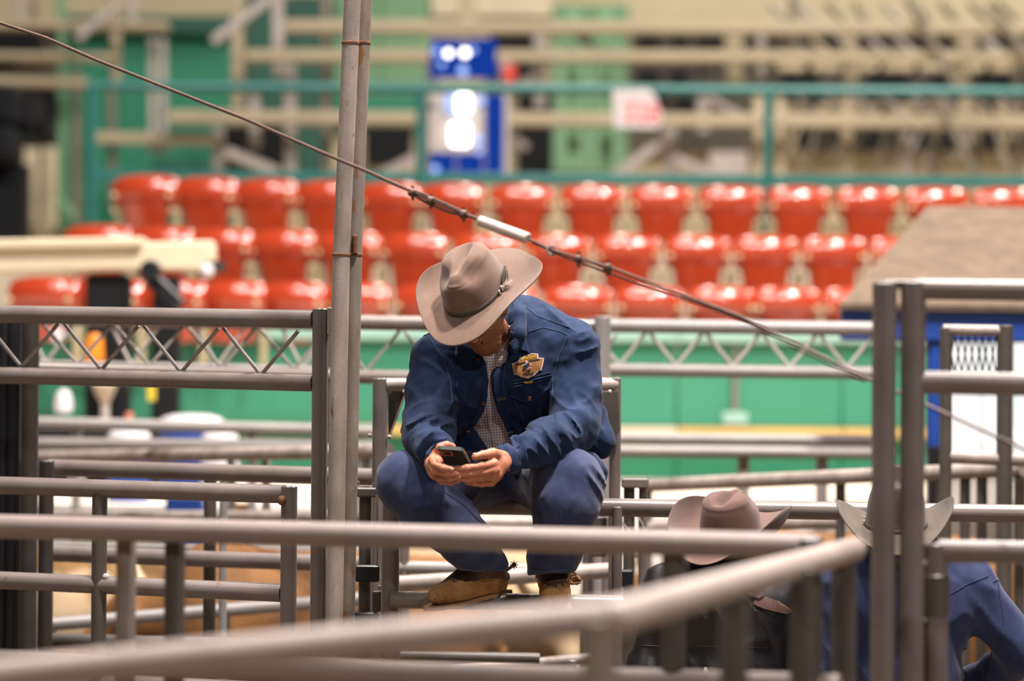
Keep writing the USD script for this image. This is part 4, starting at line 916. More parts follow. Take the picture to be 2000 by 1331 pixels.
def shirt(p):
    d = torso_core(p) + 0.010
    q = to_px(p); d = d - 0.006 * ridge(meshkit.noise(np.stack([p[:, 0] * 10, p[:, 1] * 5, p[:, 2] * 24 + p[:, 0] * 8], -1), 21)) * np.clip((q[:, 1] - 770) / 80, 0, 1)
    d = smin(d, cone(p, at(963, 700, 9.12), at(968, 655, 9.13), 0.044, 0.048), 0.03)
    d = np.maximum(d, -cone(p, at(963, 672, 9.05), at(972, 590, 9.11), 0.046, 0.053)); d = np.maximum(d, at(1000, 900, 9.2)[2] - p[:, 2])
    return d
# head and hands
HC = at(928, 598, 8.96)                                   # centre of the skull
HF = hat_frame(0.42, 0.72, 0.20)
def hloc(p): return (p - HC) @ HF                          # head frame: x wearer's left, y back, z up
def head(p):
    q = hloc(p); d = ell(q, (0, 0.012, 0.01), (0.074, 0.093, 0.105))
    d = smin(d, ell(q, (0, -0.028, -0.060), (0.056, 0.060, 0.062)), 0.035)           # face and jaw
    d = smin(d, ell(q, (0, -0.068, -0.098), (0.026, 0.022, 0.022)), 0.025)           # chin
    d = smin(d, cone(q, (0, -0.088, -0.012), (0, -0.110, -0.046), 0.010, 0.014), 0.012)   # nose
    d = smin(d, cone(q, (-0.03, -0.078, 0.004), (0.03, -0.078, 0.004), 0.012, 0.012), 0.015)   # brow
    for s in (-1, 1):
        d = smax(d, -ball(q, (s * 0.032, -0.094, -0.014), 0.014), 0.012)             # eye sockets
        d = smin(d, ball(q, (s * 0.032, -0.077, -0.014), 0.0125), 0.003)
        d = smin(d, ell(q, (s * 0.074, 0.012, -0.022), (0.010, 0.020, 0.032)), 0.008)     # ears
        d = smax(d, -ell(q, (s * 0.086, 0.008, -0.022), (0.008, 0.010, 0.018)), 0.006)
    d = smin(d, cone(q, (-0.018, -0.088, -0.070), (0.018, -0.088, -0.070), 0.007, 0.007), 0.006)   # lips
    d = smax(d, -cone(q, (-0.022, -0.098, -0.0705), (0.022, -0.098, -0.0705), 0.0022, 0.0022), 0.003)
    return d
def P_(x, y, d): return at(x, y, d)
# the hand on the picture's left (his right) and on the picture's right (his left): knuckle chains in the picture and in depth
RH = dict(wrist=(P_(862, 893, 8.72), 0.031), palm=[(P_(856, 897, 8.68), 0.030), (P_(848, 908, 8.60), 0.027), (P_(851, 924, 8.57), 0.022)],
          fingers=[[(P_(845, 899, 8.56), 0.0125), (P_(850, 908, 8.50), 0.0115), (P_(866, 915, 8.478), 0.0105), (P_(880, 917, 8.480), 0.0095)],
                   [(P_(844, 910, 8.57), 0.0125), (P_(850, 921, 8.51), 0.0115), (P_(872, 926, 8.488), 0.0105), (P_(891, 926, 8.492), 0.0092)],
                   [(P_(847, 922, 8.58), 0.0120), (P_(856, 933, 8.53), 0.0112), (P_(878, 935, 8.505), 0.0100), (P_(895, 933, 8.512), 0.0090)],
                   [(P_(853, 930, 8.60), 0.0112), (P_(863, 941, 8.56), 0.0102), (P_(880, 942, 8.535), 0.0092), (P_(893, 940, 8.538), 0.0082)]],
          thumb=[(P_(856, 888, 8.66), 0.0190), (P_(861, 876, 8.62), 0.0155), (P_(872, 870, 8.62), 0.0125), (P_(884, 873, 8.65), 0.0105)])
LH = dict(wrist=(P_(996, 899, 8.74), 0.033), palm=[(P_(984, 899, 8.70), 0.031), (P_(973, 908, 8.63), 0.030), (P_(966, 926, 8.61), 0.026)],
          fingers=[[(P_(966, 906, 8.57), 0.0128), (P_(940, 911, 8.530), 0.0118), (P_(912, 915, 8.515), 0.0108), (P_(889, 917, 8.515), 0.0095)],
                   [(P_(968, 918, 8.57), 0.0130), (P_(940, 923, 8.535), 0.0120), (P_(916, 926, 8.522), 0.0108), (P_(897, 927, 8.522), 0.0095)],
                   [(P_(966, 931, 8.58), 0.0125), (P_(940, 934, 8.548), 0.0115), (P_(920, 936, 8.535), 0.0104), (P_(903, 936, 8.535), 0.0092)],
                   [(P_(960, 943, 8.60), 0.0118), (P_(941, 945, 8.57), 0.0105), (P_(926, 944, 8.555), 0.0095), (P_(912, 942, 8.555), 0.0085)]],
          thumb=[(P_(980, 893, 8.66), 0.0200), (P_(962, 886, 8.585), 0.0160), (P_(943, 889, 8.535), 0.0125), (P_(928, 893, 8.525), 0.0112)])
def hand(p, Hd):
    d = chain(p, [Hd['wrist']] + Hd['palm'], 0.012)
    pts = Hd['palm']; base = [f[0] for f in Hd['fingers']]
    d = smin(d, chain(p, [(b, r * 0.98) for b, r in base], 0.006), 0.016)
    fd = None
    for f in Hd['fingers']:
        e = chain(p, f, 0.003)
        for (c, r) in f[1:3]: e = smin(e, ball(p, c, r * 1.05), 0.004)          # knuckles
        fd = e if fd is None else smin(fd, e, 0.0016)
    d = smin(d, fd, 0.006)
    return smin(d, chain(p, Hd['thumb'], 0.004), 0.010)
def body(p):
    neck = cone(p, at(972, 665, 9.16), at(945, 622, 9.02), 0.055, 0.055)
    d = smin(head(p), neck, 0.03)
    core = cone(p, at(975, 690, 9.20), at(990, 920, 9.38), 0.060, 0.070)
    d = smin(d, core, 0.04)
    for A, Hd, sh in ((ARM_L, RH, (880, 705, 9.14)), (ARM_R, LH, (1080, 700, 9.18))):
        arm = chain(p, [(at(975, 705, 9.2), 0.05), (at(*sh), 0.05), (A[1][0], 0.045), (A[2][0], 0.043), (A[3][0], 0.036), Hd['wrist']], 0.02)
        d = smin(d, arm, 0.02)
    d = smin(d, chain(p, [(at(990, 920, 9.38), 0.07), (at(950, 935, 9.3), 0.07), (at(800, 945, 8.94), 0.055), (at(880, 1030, 8.96), 0.042), (at(952, 1100, 9.08), 0.028)], 0.02), 0.03)
    d = smin(d, chain(p, [(at(990, 920, 9.38), 0.07), (at(1050, 935, 9.3), 0.07), (at(1112, 945, 8.92), 0.055), (at(1102, 1030, 8.95), 0.042), (at(1079, 1100, 9.05), 0.028)], 0.02), 0.03)
    for Hd in (RH, LH): d = smin(d, hand(p, Hd), 0.006)
    return d - 0.0012 * (meshkit.noise(p * 70, 5) - 0.5)
def beard(p):
    q = hloc(p); d = smin(head(p) - 0.0095, ell(q, (0, -0.052, -0.118), (0.046, 0.036, 0.036)), 0.02)
    low = smax(q[:, 2] + 0.022 + 0.30 * (0.005 - q[:, 1]), q[:, 1] - 0.030, 0.01)          # below a line from the ear to the mouth
    burn = np.maximum(np.abs(q[:, 1] - 0.000) - 0.017, np.maximum(q[:, 2] - 0.012, 0.045 - np.abs(q[:, 0])))
    m = np.minimum(low, burn)
    m = np.maximum(m, -q[:, 2] - 0.165); d = smax(d, m, 0.006); d = smax(d, -ell(q, (0, -0.105, -0.070), (0.018, 0.02, 0.006)), 0.006)
    return d - 0.006 * (meshkit.fbm(p * 130, 3, 9) - 0.45)
def jeans(p):
    q = to_px(p); x, y = q[:, 0], q[:, 1]
    d = smin(ell(p, at(950, 932, 9.38), (0.115, 0.13, 0.085)), ell(p, at(1050, 930, 9.38), (0.115, 0.13, 0.085)), 0.06)
    d = smin(d, cone(p, at(992, 900, 9.40), at(990, 870, 9.40), 0.135, 0.13), 0.05)
    d = smin(d, chain(p, [(at(945, 935, 9.30), 0.092), (at(870, 938, 9.10), 0.094), (at(795, 940, 8.88), 0.092)], 0.04), 0.05)
    sL = chain(p, [(at(795, 942, 8.88), 0.092), (at(826, 975, 8.86), 0.092), (at(881, 1024, 8.90), 0.083), (at(922, 1068, 8.96), 0.076), (at(949, 1108, 9.02), 0.072)], 0.03)
    d = smin(d, sL, 0.035)
    d = smin(d, chain(p, [(at(1055, 935, 9.30), 0.092), (at(1085, 935, 9.10), 0.098), (at(1110, 944, 8.90), 0.104)], 0.04), 0.05)
    sR = chain(p, [(at(1112, 944, 8.88), 0.104), (at(1106, 985, 8.86), 0.100), (at(1098, 1040, 8.89), 0.085), (at(1082, 1082, 8.93), 0.077), (at(1074, 1120, 8.96), 0.070)], 0.03)
    d = smin(d, sR, 0.03)
    d = smin(d, chain(p, [(at(1168, 955, 9.12), 0.022), (at(1168, 925, 9.12), 0.030), (at(1150, 900, 9.12), 0.03)], 0.01), 0.03)
    hemL = ((x - 945) * -0.05 + (y - 1116)) * U; hemR = ((y - 1121) + (x - 1075) * 0.06) * U
    hem = np.where(x < 1015, hemL, hemR); d = smax(d, hem, 0.004)
    def near(cx, cy, rx, ry): return np.exp(-(((x - cx) / rx) ** 2 + ((y - cy) / ry) ** 2))
    def dirn(ang, su, sv, seed):
        c, s = math.cos(ang), math.sin(ang); u = p[:, 0] * c + p[:, 2] * s; v = -p[:, 0] * s + p[:, 2] * c
        return ridge(meshkit.noise(np.stack([(u + 0.05 * meshkit.noise(p * 9, seed + 1)) * su, v * sv, p[:, 1] * 6], -1), seed)) ** 2.2
    f = 0.015 * near(900, 1080, 60, 35) * dirn(1.5, 28, 6, 31) + 0.010 * near(1075, 1090, 60, 30) * dirn(1.5, 30, 6, 32) + 0.018 * near(1155, 945, 35, 45) * dirn(0.6, 24, 8, 33) + 0.014 * near(1075, 980, 45, 40) * dirn(2.5, 22, 7, 34)
    f += 0.008 * near(840, 985, 60, 50) * dirn(0.3, 20, 6, 35) + 0.007 * near(930, 970, 60, 40) * dirn(0.2, 20, 6, 36) + 0.0035 * dirn(1.2, 14, 7, 37) + 0.002 * (meshkit.noise(p * 45, 38) - 0.5)
    d = d - (f - 0.003)
    a = np.minimum(cone(p, at(930, 1095, 8.99), at(955, 1130, 9.04), 0.052, 0.052), cone(p, at(1077, 1090, 8.95), at(1072, 1140, 8.98), 0.050, 0.050))
    return np.maximum(d, -a)
def boot_frame(heel, toe):
    f = unit(np.asarray(toe) - np.asarray(heel)); s = unit(np.cross(f, (0, 0, 1))); u = np.cross(s, f); return np.stack([s, f, u], 1)
BL_H, BL_T = at(972, 1158, 9.14), at(852, 1186, 8.93)
BR_H, BR_T = at(1080, 1158, 9.12), at(1086, 1194, 8.86)
def boot_upper(p, Hh, Tt, ank):
    R = boot_frame(Hh, Tt); q = (p - Hh) @ R; L = np.linalg.norm(Tt - Hh)
    d = ell(q, (0, L * 0.74, 0.034), (0.047, L * 0.36, 0.040)); d = smin(d, ell(q, (0, L * 0.40, 0.046), (0.040, L * 0.36, 0.056)), 0.03)
    d = smin(d, cone(q, (0, L * 0.62, 0.040), (0, L * 0.12, 0.125), 0.036, 0.046), 0.03); d = smin(d, ell(q, (0, 0.012, 0.045), (0.036, 0.048, 0.058)), 0.03)
    d = smin(d, cone(q, (0, 0.030, 0.05), (ank - Hh) @ R, 0.045, 0.049), 0.04); d = smax(d, -(q[:, 2] - 0.004), 0.004)
    return d - 0.0025 * (meshkit.fbm(p * 55, 3, 12) - 0.5)
def boot_parts(Hh, Tt, ank):
    R = boot_frame(Hh, Tt); L = np.linalg.norm(Tt - Hh)
    up = surface_nets(lambda p: boot_upper(p, Hh, Tt, ank), np.min([Hh, Tt, ank], 0) - 0.11, np.max([Hh, Tt, ank], 0) + 0.09, 0.0055)
    out = [(-0.030, -0.035), (0.030, -0.035), (0.036, 0.02), (0.030, L * 0.35), (0.044, L * 0.62), (0.050, L * 0.80), (0.040, L * 1.0), (0.022, L * 1.12), (0, L * 1.15), (-0.022, L * 1.12), (-0.040, L * 1.0), (-0.050, L * 0.80), (-0.044, L * 0.62), (-0.030, L * 0.35), (-0.036, 0.02)]
    sole = prism(list(Polygon(out).buffer(0.008).buffer(-0.006).simplify(0.001).exterior.coords)[:-1], Hh, R[:, 0], R[:, 1], R[:, 2], 0.013)
    sole = trimesh.Trimesh(np.asarray(sole.vertices) - R[:, 2] * 0.008, sole.faces, process=False)
    heel = prism([(-0.032, -0.036), (0.032, -0.036), (0.034, 0.03), (0.02, 0.04), (-0.02, 0.04), (-0.034, 0.03)], Hh - R[:, 2] * 0.040, R[:, 0], R[:, 1], R[:, 2], 0.034)
    return up, sole, heel
def strap_mesh(Hh, Tt, ank, w=0.036):
    """spur strap: a leather band over the instep and round the heel"""
    R = boot_frame(Hh, Tt); L = np.linalg.norm(Tt - Hh); f = lambda p: boot_upper(p, Hh, Tt, ank)
    n = 48; F = []; O, DV, LF = [], [], []
    for v in np.linspace(-1, 1, 7):
        for a in 2 * np.pi * np.arange(n) / n:
            o = Hh + R @ np.array([0, 0.030 + L * 0.02, 0.070 + v * w / 2 * (1 + 0.35 * math.cos(a)) + 0.022 * math.cos(a)]); dv = R @ np.array([math.sin(a), math.cos(a), 0])
            O.append(o + dv * 0.16); DV.append(dv); LF.append(0.0045 if abs(v) < 0.95 else 0.001)
    O, DV, LF = np.array(O), np.array(DV), np.array(LF); H_, t_ = march(f, O, -DV, 60, 0.15); V = H_ + DV * LF[:, None]
    for j in range(6):
        for i in range(n):
            a, b, c, d = j * n + i, j * n + (i + 1) % n, (j + 1) * n + (i + 1) % n, (j + 1) * n + i; F += [(a, c, b), (a, d, c)]
    return trimesh.Trimesh(np.array(V), np.array(F), process=False)

def seated_man():
    T = Thing('person', 'seated person in a denim jacket and taupe western hat, head bowed over a phone', 'person')
    lo, hi = at(700, 1200, 9.2) - (0, 0.75, 0), at(1230, 480, 9.2) + (0, 0.45, 0)
    # body: coarse limbs inside the clothes, fine hands and head, one surface
    bm = surface_nets(body, at(770, 1130, 9.0) - (0, 0.62, 0), at(1150, 520, 9.0) + (0, 0.55, 0), 0.0034)
    bm.update_faces(bm.nondegenerate_faces()); bp = T.part('body', bm, 'skin', smooth=True)
    # nails on the fingers that show
    for Hd in (RH, LH):
        for fi in ((0,) if Hd is RH else ()):
            c, r = Hd['fingers'][fi][-1]; T.part('nail', trimesh.creation.icosphere(2, 1.0).apply_scale((0.0062, 0.0025, 0.0055)).apply_translation(c + unit(CAM - c) * (r * 0.80) + CR * 0.004), 'nail', parent=bp)
    c, r = LH['thumb'][-1]; T.part('nail', trimesh.creation.icosphere(2, 1.0).apply_scale((0.0055, 0.005, 0.0035)).apply_translation(c + CU * r * 0.75 - CR * 0.002 - CF * 0.004), 'nail', parent=bp)
    bd = surface_nets(beard, HC - 0.22, HC + 0.20, 0.0032); T.part('beard', bd, 'beard', smooth=True, label='short ginger beard')
    T.part('hair', surface_nets(lambda p: np.maximum(smax(ell(hloc(p), (0, 0.016, 0.012), (0.080, 0.098, 0.108)), -(hloc(p)[:, 1] - 0.02 + 0.35 * np.abs(hloc(p)[:, 2] + 0.02)), 0.01), hloc(p)[:, 2] - 0.04) - 0.003 * meshkit.fbm(p * 90, 2, 3), HC - 0.2, HC + 0.2, 0.005), 'beard', smooth=True)
    sh = surface_nets(shirt, at(840, 960, 9.2) - (0, 0.25, 0), at(1140, 580, 9.2) + (0, 0.40, 0), 0.0060); sp = T.part('shirt', sh, 'plaid', smooth=True, label='pale shirt in a small dark check')
    T.part('placket', appl(shirt, [(951, 690), (967, 690), (964, 760), (972, 810), (980, 850), (986, 884), (966, 884), (958, 840), (951, 800), (949, 750)], 9.1, 0.0030), 'plaid', parent=sp, smooth=50)
    for bx, by in ((966, 829), (975, 866), (957, 742)):
        h, _ = march(shirt, at(bx, by, 8.8)[None], unit(at(bx, by, 8.8) - CAM)[None]); nn = sdf_normal(shirt, h)[0]; T.part('button', lathe([(0.0, 0.0065), (0.0035, 0.0065), (0.0048, 0.0055), (0.005, 0.003), (0.0, 0.001)], h[0], nn, 14), 'patch_white', parent=sp)
    T.part('collar', cat(appl(shirt, [(999, 607), (1005, 612), (1001, 640), (994, 662), (982, 682), (972, 694), (973, 686), (984, 664), (992, 640)], 9.05, 0.006, sink=0.004), appl(shirt, [(938, 690), (945, 688), (958, 700), (948, 706)], 9.05, 0.006)), 'patch_white', parent=sp, smooth=50)
    jk = surface_nets(jacket, lo, hi, 0.0052); jp = T.part('jacket', jk, 'denim', smooth=True)
    jc = jacket_closed
    def flap(name, poly, m='denim', th=0.0045, d0=9.05, lab=None, **kw): T.part(name, appl(jc, poly, d0, th, **kw), m, parent=jp, smooth=50, label=lab)
    flap('collar', [(1007, 598), (1018, 594), (1026, 620), (1027, 660), (1034, 690), (1012, 684), (992, 690), (985, 700), (980, 694), (996, 664), (1004, 632)], th=0.013, sink=0.006)
    flap('collar', [(890, 676), (908, 674), (934, 676), (934, 692), (925, 700), (893, 700), (888, 694)], th=0.011)
    flap('front_band', [(937, 694), (949, 712), (953, 745), (951, 775), (945, 802), (928, 830), (917, 828), (934, 800), (940, 772), (941, 745), (936, 716), (926, 700)], 'denim_dark', 0.0035)
    flap('front_band', [(986, 682), (972, 706), (963, 735), (964, 765), (972, 800), (986, 828), (997, 858), (1003, 880), (1016, 872), (1008, 846), (996, 815), (984, 780), (979, 748), (984, 715), (992, 694)], 'denim_dark', 0.0040)
    flap('pocket_flap', [(995, 757), (1078, 741), (1076, 758), (1042, 784), (1028, 786), (998, 776)], 'denim_dark', 0.0050)
    flap('pocket_flap', [(891, 743), (915, 768), (912, 786), (906, 787), (895, 776), (890, 758)], 'denim_dark', 0.0045)
    flap('cuff', [(973, 874), (990, 868), (1008, 880), (1015, 905), (1014, 934), (996, 936), (996, 905), (988, 888)], 'denim_dark', 0.0045, d0=8.8)
    flap('cuff', [(842, 900), (838, 890), (845, 878), (862, 870), (872, 868), (868, 862), (850, 868), (834, 882), (830, 898), (834, 915)], 'denim_dark', 0.004, d0=8.8)
    for ln in ([(1020, 594), (1050, 618), (1085, 630), (1112, 640), (1126, 650)], [(1013, 640), (1024, 652), (1060, 640), (1095, 648), (1110, 656)], [(994, 746), (1030, 739), (1076, 728)], [(996, 752), (1036, 744), (1078, 733)], [(998, 774), (1028, 783), (1042, 781), (1074, 757)], [(896, 774), (907, 784), (912, 768), (893, 746)], [(1110, 656), (1090, 700), (1080, 740), (1078, 788)], [(838, 660), (866, 700), (880, 745), (884, 790)], [(1004, 780), (1018, 812), (1028, 840)], [(1008, 874), (1017, 900), (1017, 932)], [(828, 656), (850, 648), (870, 640)], [(945, 720), (947, 745), (945, 775), (938, 800)], [(986, 715), (982, 750), (988, 785)]):
        T.part('seam', seam(jc, ln, 9.05, 0.0014, 0.0044 if len(ln) > 3 and ln[0][0] > 990 and ln[0][1] > 760 and ln[0][1] < 780 else 0.0008), 'denim_seam', parent=jp, smooth=True)
    for ln in ([(969, 779), (977, 776), (987, 776), (986, 779), (976, 780), (970, 782)], [(989, 846), (997, 842), (1004, 840), (1003, 843), (994, 846), (990, 849)]): T.part('buttonhole', seam(jc, ln, 9.05, 0.0011, 0.0050), 'thread_gold', parent=jp)
    for bx, by, r in ((1035, 777, 0.0075), (931, 704, 0.0055), (914, 840, 0.005), (942, 787, 0.006)):
        h, _ = march(jc, at(bx, by, 8.75)[None], unit(at(bx, by, 8.75) - CAM)[None]); nn = sdf_normal(jc, h)[0]; T.part('button', lathe([(0.0, 0.0085), (r * .55, 0.0085), (r * .6, 0.0095), (r * 0.9, 0.0095), (r, 0.008), (r, 0.003), (0, 0.001)], h[0], nn, 18), 'copper', parent=jp)
    # embroidered patch
    outl = [(1008, 709), (1025, 696), (1040, 691), (1051, 692), (1052, 700), (1063, 700), (1061, 712), (1058, 724), (1052, 725), (1045, 733), (1031, 740), (1018, 737), (1010, 732), (1005, 733), (1000, 712)]
    small = Polygon(outl).buffer(-1.4); flap('patch', outl, 'patch_white', 0.0042, step=2.0, lab='brown embroidered patch with pale edge')
    T.part('patch_field', appl(jc, list(small.exterior.coords)[:-1], 9.0, 0.0050, step=2.0), 'patch_tan', parent=jp, smooth=50)
    star = [(1030 + (10.5 if k % 2 == 0 else 4.4) * math.sin(k * math.pi / 5 - 0.12), 716 - (10.5 if k % 2 == 0 else 4.4) * math.cos(k * math.pi / 5 - 0.12)) for k in range(10)]
    T.part('patch_star', appl(jc, star, 9.0, 0.0056, step=1.5), 'patch_white', parent=jp, smooth=50); T.part('patch_star', appl(jc, list(Polygon(star).buffer(-1.0).exterior.coords)[:-1], 9.0, 0.0060, step=1.5), 'patch_navy', parent=jp, smooth=50)
    for k in range(3): T.part('patch_stripe', appl(jc, [(1031 + 0.5 * k, 717 + 2.6 * k), (1038, 715.6 + 2.6 * k), (1038, 716.9 + 2.6 * k), (1031 + 0.5 * k, 718.4 + 2.6 * k)], 9.0, 0.0064, step=1.2), 'patch_red' if k != 1 else 'patch_white', parent=jp, smooth=50)
    T.part('patch_figure', appl(jc, [(1022, 720), (1025, 715), (1030, 713), (1033, 710), (1036, 714), (1032, 717), (1029, 721), (1024, 725), (1021, 724)], 9.0, 0.0066, step=1.5), 'patch_black', parent=jp, smooth=50)
    for name, tx, x, y, h, a, m, sx in (('lettering', 'Wrangler', 1018.0, 706.0, 5.4, -0.24, 'patch_gold', 0.98), ('lettering', 'American', 1007.5, 715.0, 3.4, -0.20, 'patch_black', 1.0), ('lettering', 'Bullfighters', 1033.5, 708.2, 3.2, -0.15, 'patch_black', 0.95), ('lettering', 'THE', 1027.5, 728.5, 3.4, -0.12, 'patch_black', 1.0), ('lettering', 'FINALS', 1022.5, 734.4, 4.2, -0.12, 'patch_black', 0.95)):
        T.part(name, laid_text(jc, tx, x, y, h, a, 9.0, 0.0054, sx=sx), m, parent=jp, smooth=False)
    flap('tab', [(1023.5, 744.8), (1039, 743), (1039.5, 749.5), (1024, 751.2)], 'patch_black', 0.0058, step=2.0); T.part('tab_lettering', laid_text(jc, 'Wrangler', 1025.2, 749.4, 3.6, -0.12, 9.0, 0.0060, sx=0.78), 'patch_gold', parent=jp, smooth=False)
    jn = surface_nets(jeans, at(705, 1150, 9.1) - (0, 0.45, 0), at(1210, 850, 9.1) + (0, 0.55, 0), 0.0062); np_ = T.part('jeans', jn, 'jeans', smooth=True)
    for ln in ([(868, 962), (905, 985), (930, 1012), (950, 1030)], [(1096, 1000), (1090, 1060), (1084, 1110)], [(1176, 900), (1184, 925), (1176, 950)], [(1150, 985), (1146, 1030), (1128, 1080)]): T.part('seam', seam(jeans, ln, 8.95, 0.0014, 0.0006), 'denim_seam', parent=np_, smooth=True)
    for ln in ([(902, 1111), (925, 1115), (955, 1116), (990, 1112)], [(1036, 1116), (1065, 1117), (1100, 1115), (1116, 1112)]): T.part('hem', seam(jeans, ln, 8.95, 0.0022, 0.0006), 'denim_seam', parent=np_, smooth=True)
    for Hh, Tt, ank in ((BL_H, BL_T, at(945, 1078, 9.02)), (BR_H, BR_T, at(1076, 1078, 8.99))):
        up, sole, heel = boot_parts(Hh, Tt, ank); b = T.part('boot', up, 'suede_boot', smooth=True); T.part('sole', sole, 'boot_sole', parent=b, smooth=30); T.part('heel', heel, 'boot_sole', parent=b, smooth=30)
        s = strap_mesh(Hh, Tt, ank); T.part('spur_strap', s, 'boot_strap', parent=b, smooth=60)
        if Hh is BL_H:
            sc = at(1004, 1104, 9.10); T.part('spur', cat(tube(at(985, 1118, 9.12), sc, 0.005, 10), *[tube(sc, sc + 0.013 * np.array([math.cos(t), 0.2, math.sin(t)]), 0.0035, 6, r2=0.001) for t in np.linspace(0, 2 * np.pi, 9)[:-1]]), 'rust', parent=b)
        else:
            T.part('buckle_tab', appl(lambda p: boot_upper(p, Hh, Tt, ank), [(1104, 1133), (1118, 1118), (1126, 1126), (1130, 1138), (1122, 1143), (1110, 1142)], 9.0, 0.010), 'boot_sole', parent=b, smooth=50)
            T.part('buckle', sweep([at(1120 + 6 * math.cos(t), 1129 + 5 * math.sin(t), 8.93) for t in np.linspace(0, 2 * np.pi, 13)], 0.0025, 8), 'rust', parent=b)
    # hat
    hm, bm2 = hat_mesh(W=0.0995, L=0.130, H=0.1265, bw=0.104, curl=0.0682, dip=0.022, curl_l=0.0336, curl_p=2.7, flare=0.0227, sq=-0.13, tip=0.434, tip_at=0.0535, crease=0.027, side_dent=0.022)
    HR = hat_frame(HATP[0], HATP[1], HATP[2]); ho = at(HATP[3], HATP[4], HATP[5])
    hp = T.part('hat', placed(hm, HR, ho), 'felt_taupe', smooth=48, label='taupe felt western hat with creased crown'); T.part('hat_band', placed(bm2, HR, ho), 'hat_band', parent=hp, smooth=60)
    def hpt(ang, z, o=0.0): return ho + HR @ np.array([(0.0995 + o) * math.cos(ang), (0.130 + o) * math.sin(ang), z])
    a0 = -0.16
    bk = hpt(a0, 0.012, 0.006); T.part('hat_buckle', cat(box(bk, (0.008, 0.010, 0.022), HR, 0.002), box(hpt(a0 - 0.13, 0.011, 0.006), (0.006, 0.008, 0.016), HR, 0.002)), 'silver', parent=hp)
    def plume(pts, w):
        L = np.array(pts); n = len(L); V, F = [], []
        nrm = HR @ np.array([1.0, 0, 0]); side = [np.cross(unit(L[min(i + 1, n - 1)] - L[max(i - 1, 0)]), nrm) for i in range(n)]
        for i in range(n):
            ww = w * math.sin(math.pi * (0.12 + 0.86 * i / (n - 1))) ** 0.7
            V += [L[i] - side[i] * ww + nrm * .001, L[i] + nrm * 0.003, L[i] + side[i] * ww + nrm * .001, L[i] - nrm * 0.001]
        for i in range(n - 1):
            for k in range(4): a, b, c, d = 4 * i + k, 4 * i + (k + 1) % 4, 4 * i + 4 + (k + 1) % 4, 4 * i + 4 + k; F += [(a, b, c), (a, c, d)]
        return trimesh.Trimesh(np.array(V), np.array(F), process=False)
    T.part('feather', plume([hpt(a0 + t * 0.62, 0.012 + 0.020 * math.sin(t * 2.2), 0.007 - 0.001 * t) for t in np.linspace(0, 1.3, 12)], 0.012), 'feather_dark', parent=hp, smooth=False)
    T.part('feather', plume([hpt(a0 + 0.05 + t * 0.5, 0.008 + 0.014 * t, 0.010) for t in np.linspace(0, 1.3, 12)], 0.009), 'hat_band', parent=hp, smooth=False)
    rf = random.Random(3)
    T.part('feather', cat(*[sweep([bk, bk + HR @ np.array([0.010 + 0.02 * u, rf.uniform(0.0, 0.022), rf.uniform(-0.004, 0.014)]) * 0.7, bk + HR @ np.array([0.012 + 0.02 * u, rf.uniform(0.004, 0.035), rf.uniform(-0.004, 0.012)])], [0.0012, 0.0010, 0.0004], 5) for u in [rf.random() for _ in range(26)]]), 'feather_pale', parent=hp)
    T.done()
HATP = (0.4686, 0.7329, 0.10, 929.2, 567.6, 8.88)
seated_man()
# the phone he holds
def phone():
    T = Thing('phone', 'black-cased smartphone with an orange camera ring held in both hands', 'phone')
    c = at(887, 891, 8.545)
    Lx = unit(CR * 0.98 - CU * 0.06 + CF * -0.18); Ly = np.array([0, 0, 0]) - CF * 0.90 + CU * 0.36 - CR * 0.30; Ly = unit(Ly - Lx * (Ly @ Lx)); Lz = np.cross(Lx, Ly)   # x across, y towards the top edge, z screen
    if Lz @ CU < 0: Lz = -Lz
    R = np.stack([Lx, Ly, np.cross(Lx, Ly)], 1); s = 1 if (np.cross(Lx, Ly) @ CU) > 0 else -1
    w, h, t = 0.080, 0.150, 0.0125
    def slab(x, y, ww, hh, r, z0, z1):
        pol = [(x + a, y + b) for a, b in rounded_rect(ww, hh, r)]; lo, hi = sorted((s * z0, s * z1)); return prism(pol, c + R[:, 2] * lo, R[:, 0], R[:, 1], R[:, 2], hi - lo)
    T.part('case', cat(slab(0, 0, w - 0.002, h - 0.002, 0.013, -t / 2, -t / 2 + 0.002), slab(0, 0, w, h, 0.014, -t / 2 + 0.0012, t / 2 - 0.001)), 'phone_edge', smooth=30)
    T.part('back', slab(0, 0, w - 0.006, h - 0.006, 0.011, -t / 2 - 0.0008, -t / 2 + 0.001), 'phone_case', smooth=30); T.part('screen', slab(0, 0, w - 0.008, h - 0.008, 0.010, t / 2 - 0.0012, t / 2 - 0.0004), 'screen_glass', smooth=30)
    sx = -1
    cxm, cym = sx * 0.017, h / 2 - 0.030
    T.part('camera_ring', slab(cxm, cym, 0.043, 0.045, 0.012, -t / 2 - 0.0022, -t / 2 + 0.001), 'phone_orange', smooth=30); T.part('camera_plate', slab(cxm, cym + 0.003, 0.035, 0.034, 0.009, -t / 2 - 0.0030, -t / 2 + 0.001), 'black_gloss', smooth=30)
    for dx, dy in ((-0.008, 0.010), (-0.008, -0.007), (0.008, 0.002)): T.part('lens', prism([(cxm + dx + 0.0062 * math.cos(a), cym + dy + 0.0062 * math.sin(a)) for a in np.linspace(0, 2 * np.pi, 17)[:-1]], c + R[:, 2] * (s * (-t / 2 - 0.0045) if s > 0 else (t / 2 + 0.0015)), R[:, 0], R[:, 1], R[:, 2], 0.003), 'lens_glass', smooth=30)
    e = c + R @ np.array([w / 2, h * 0.26, 0]); T.part('switch', box(e, (0.002, 0.012, 0.005), R, 0.0006), 'phone_orange')
    T.done()
phone()
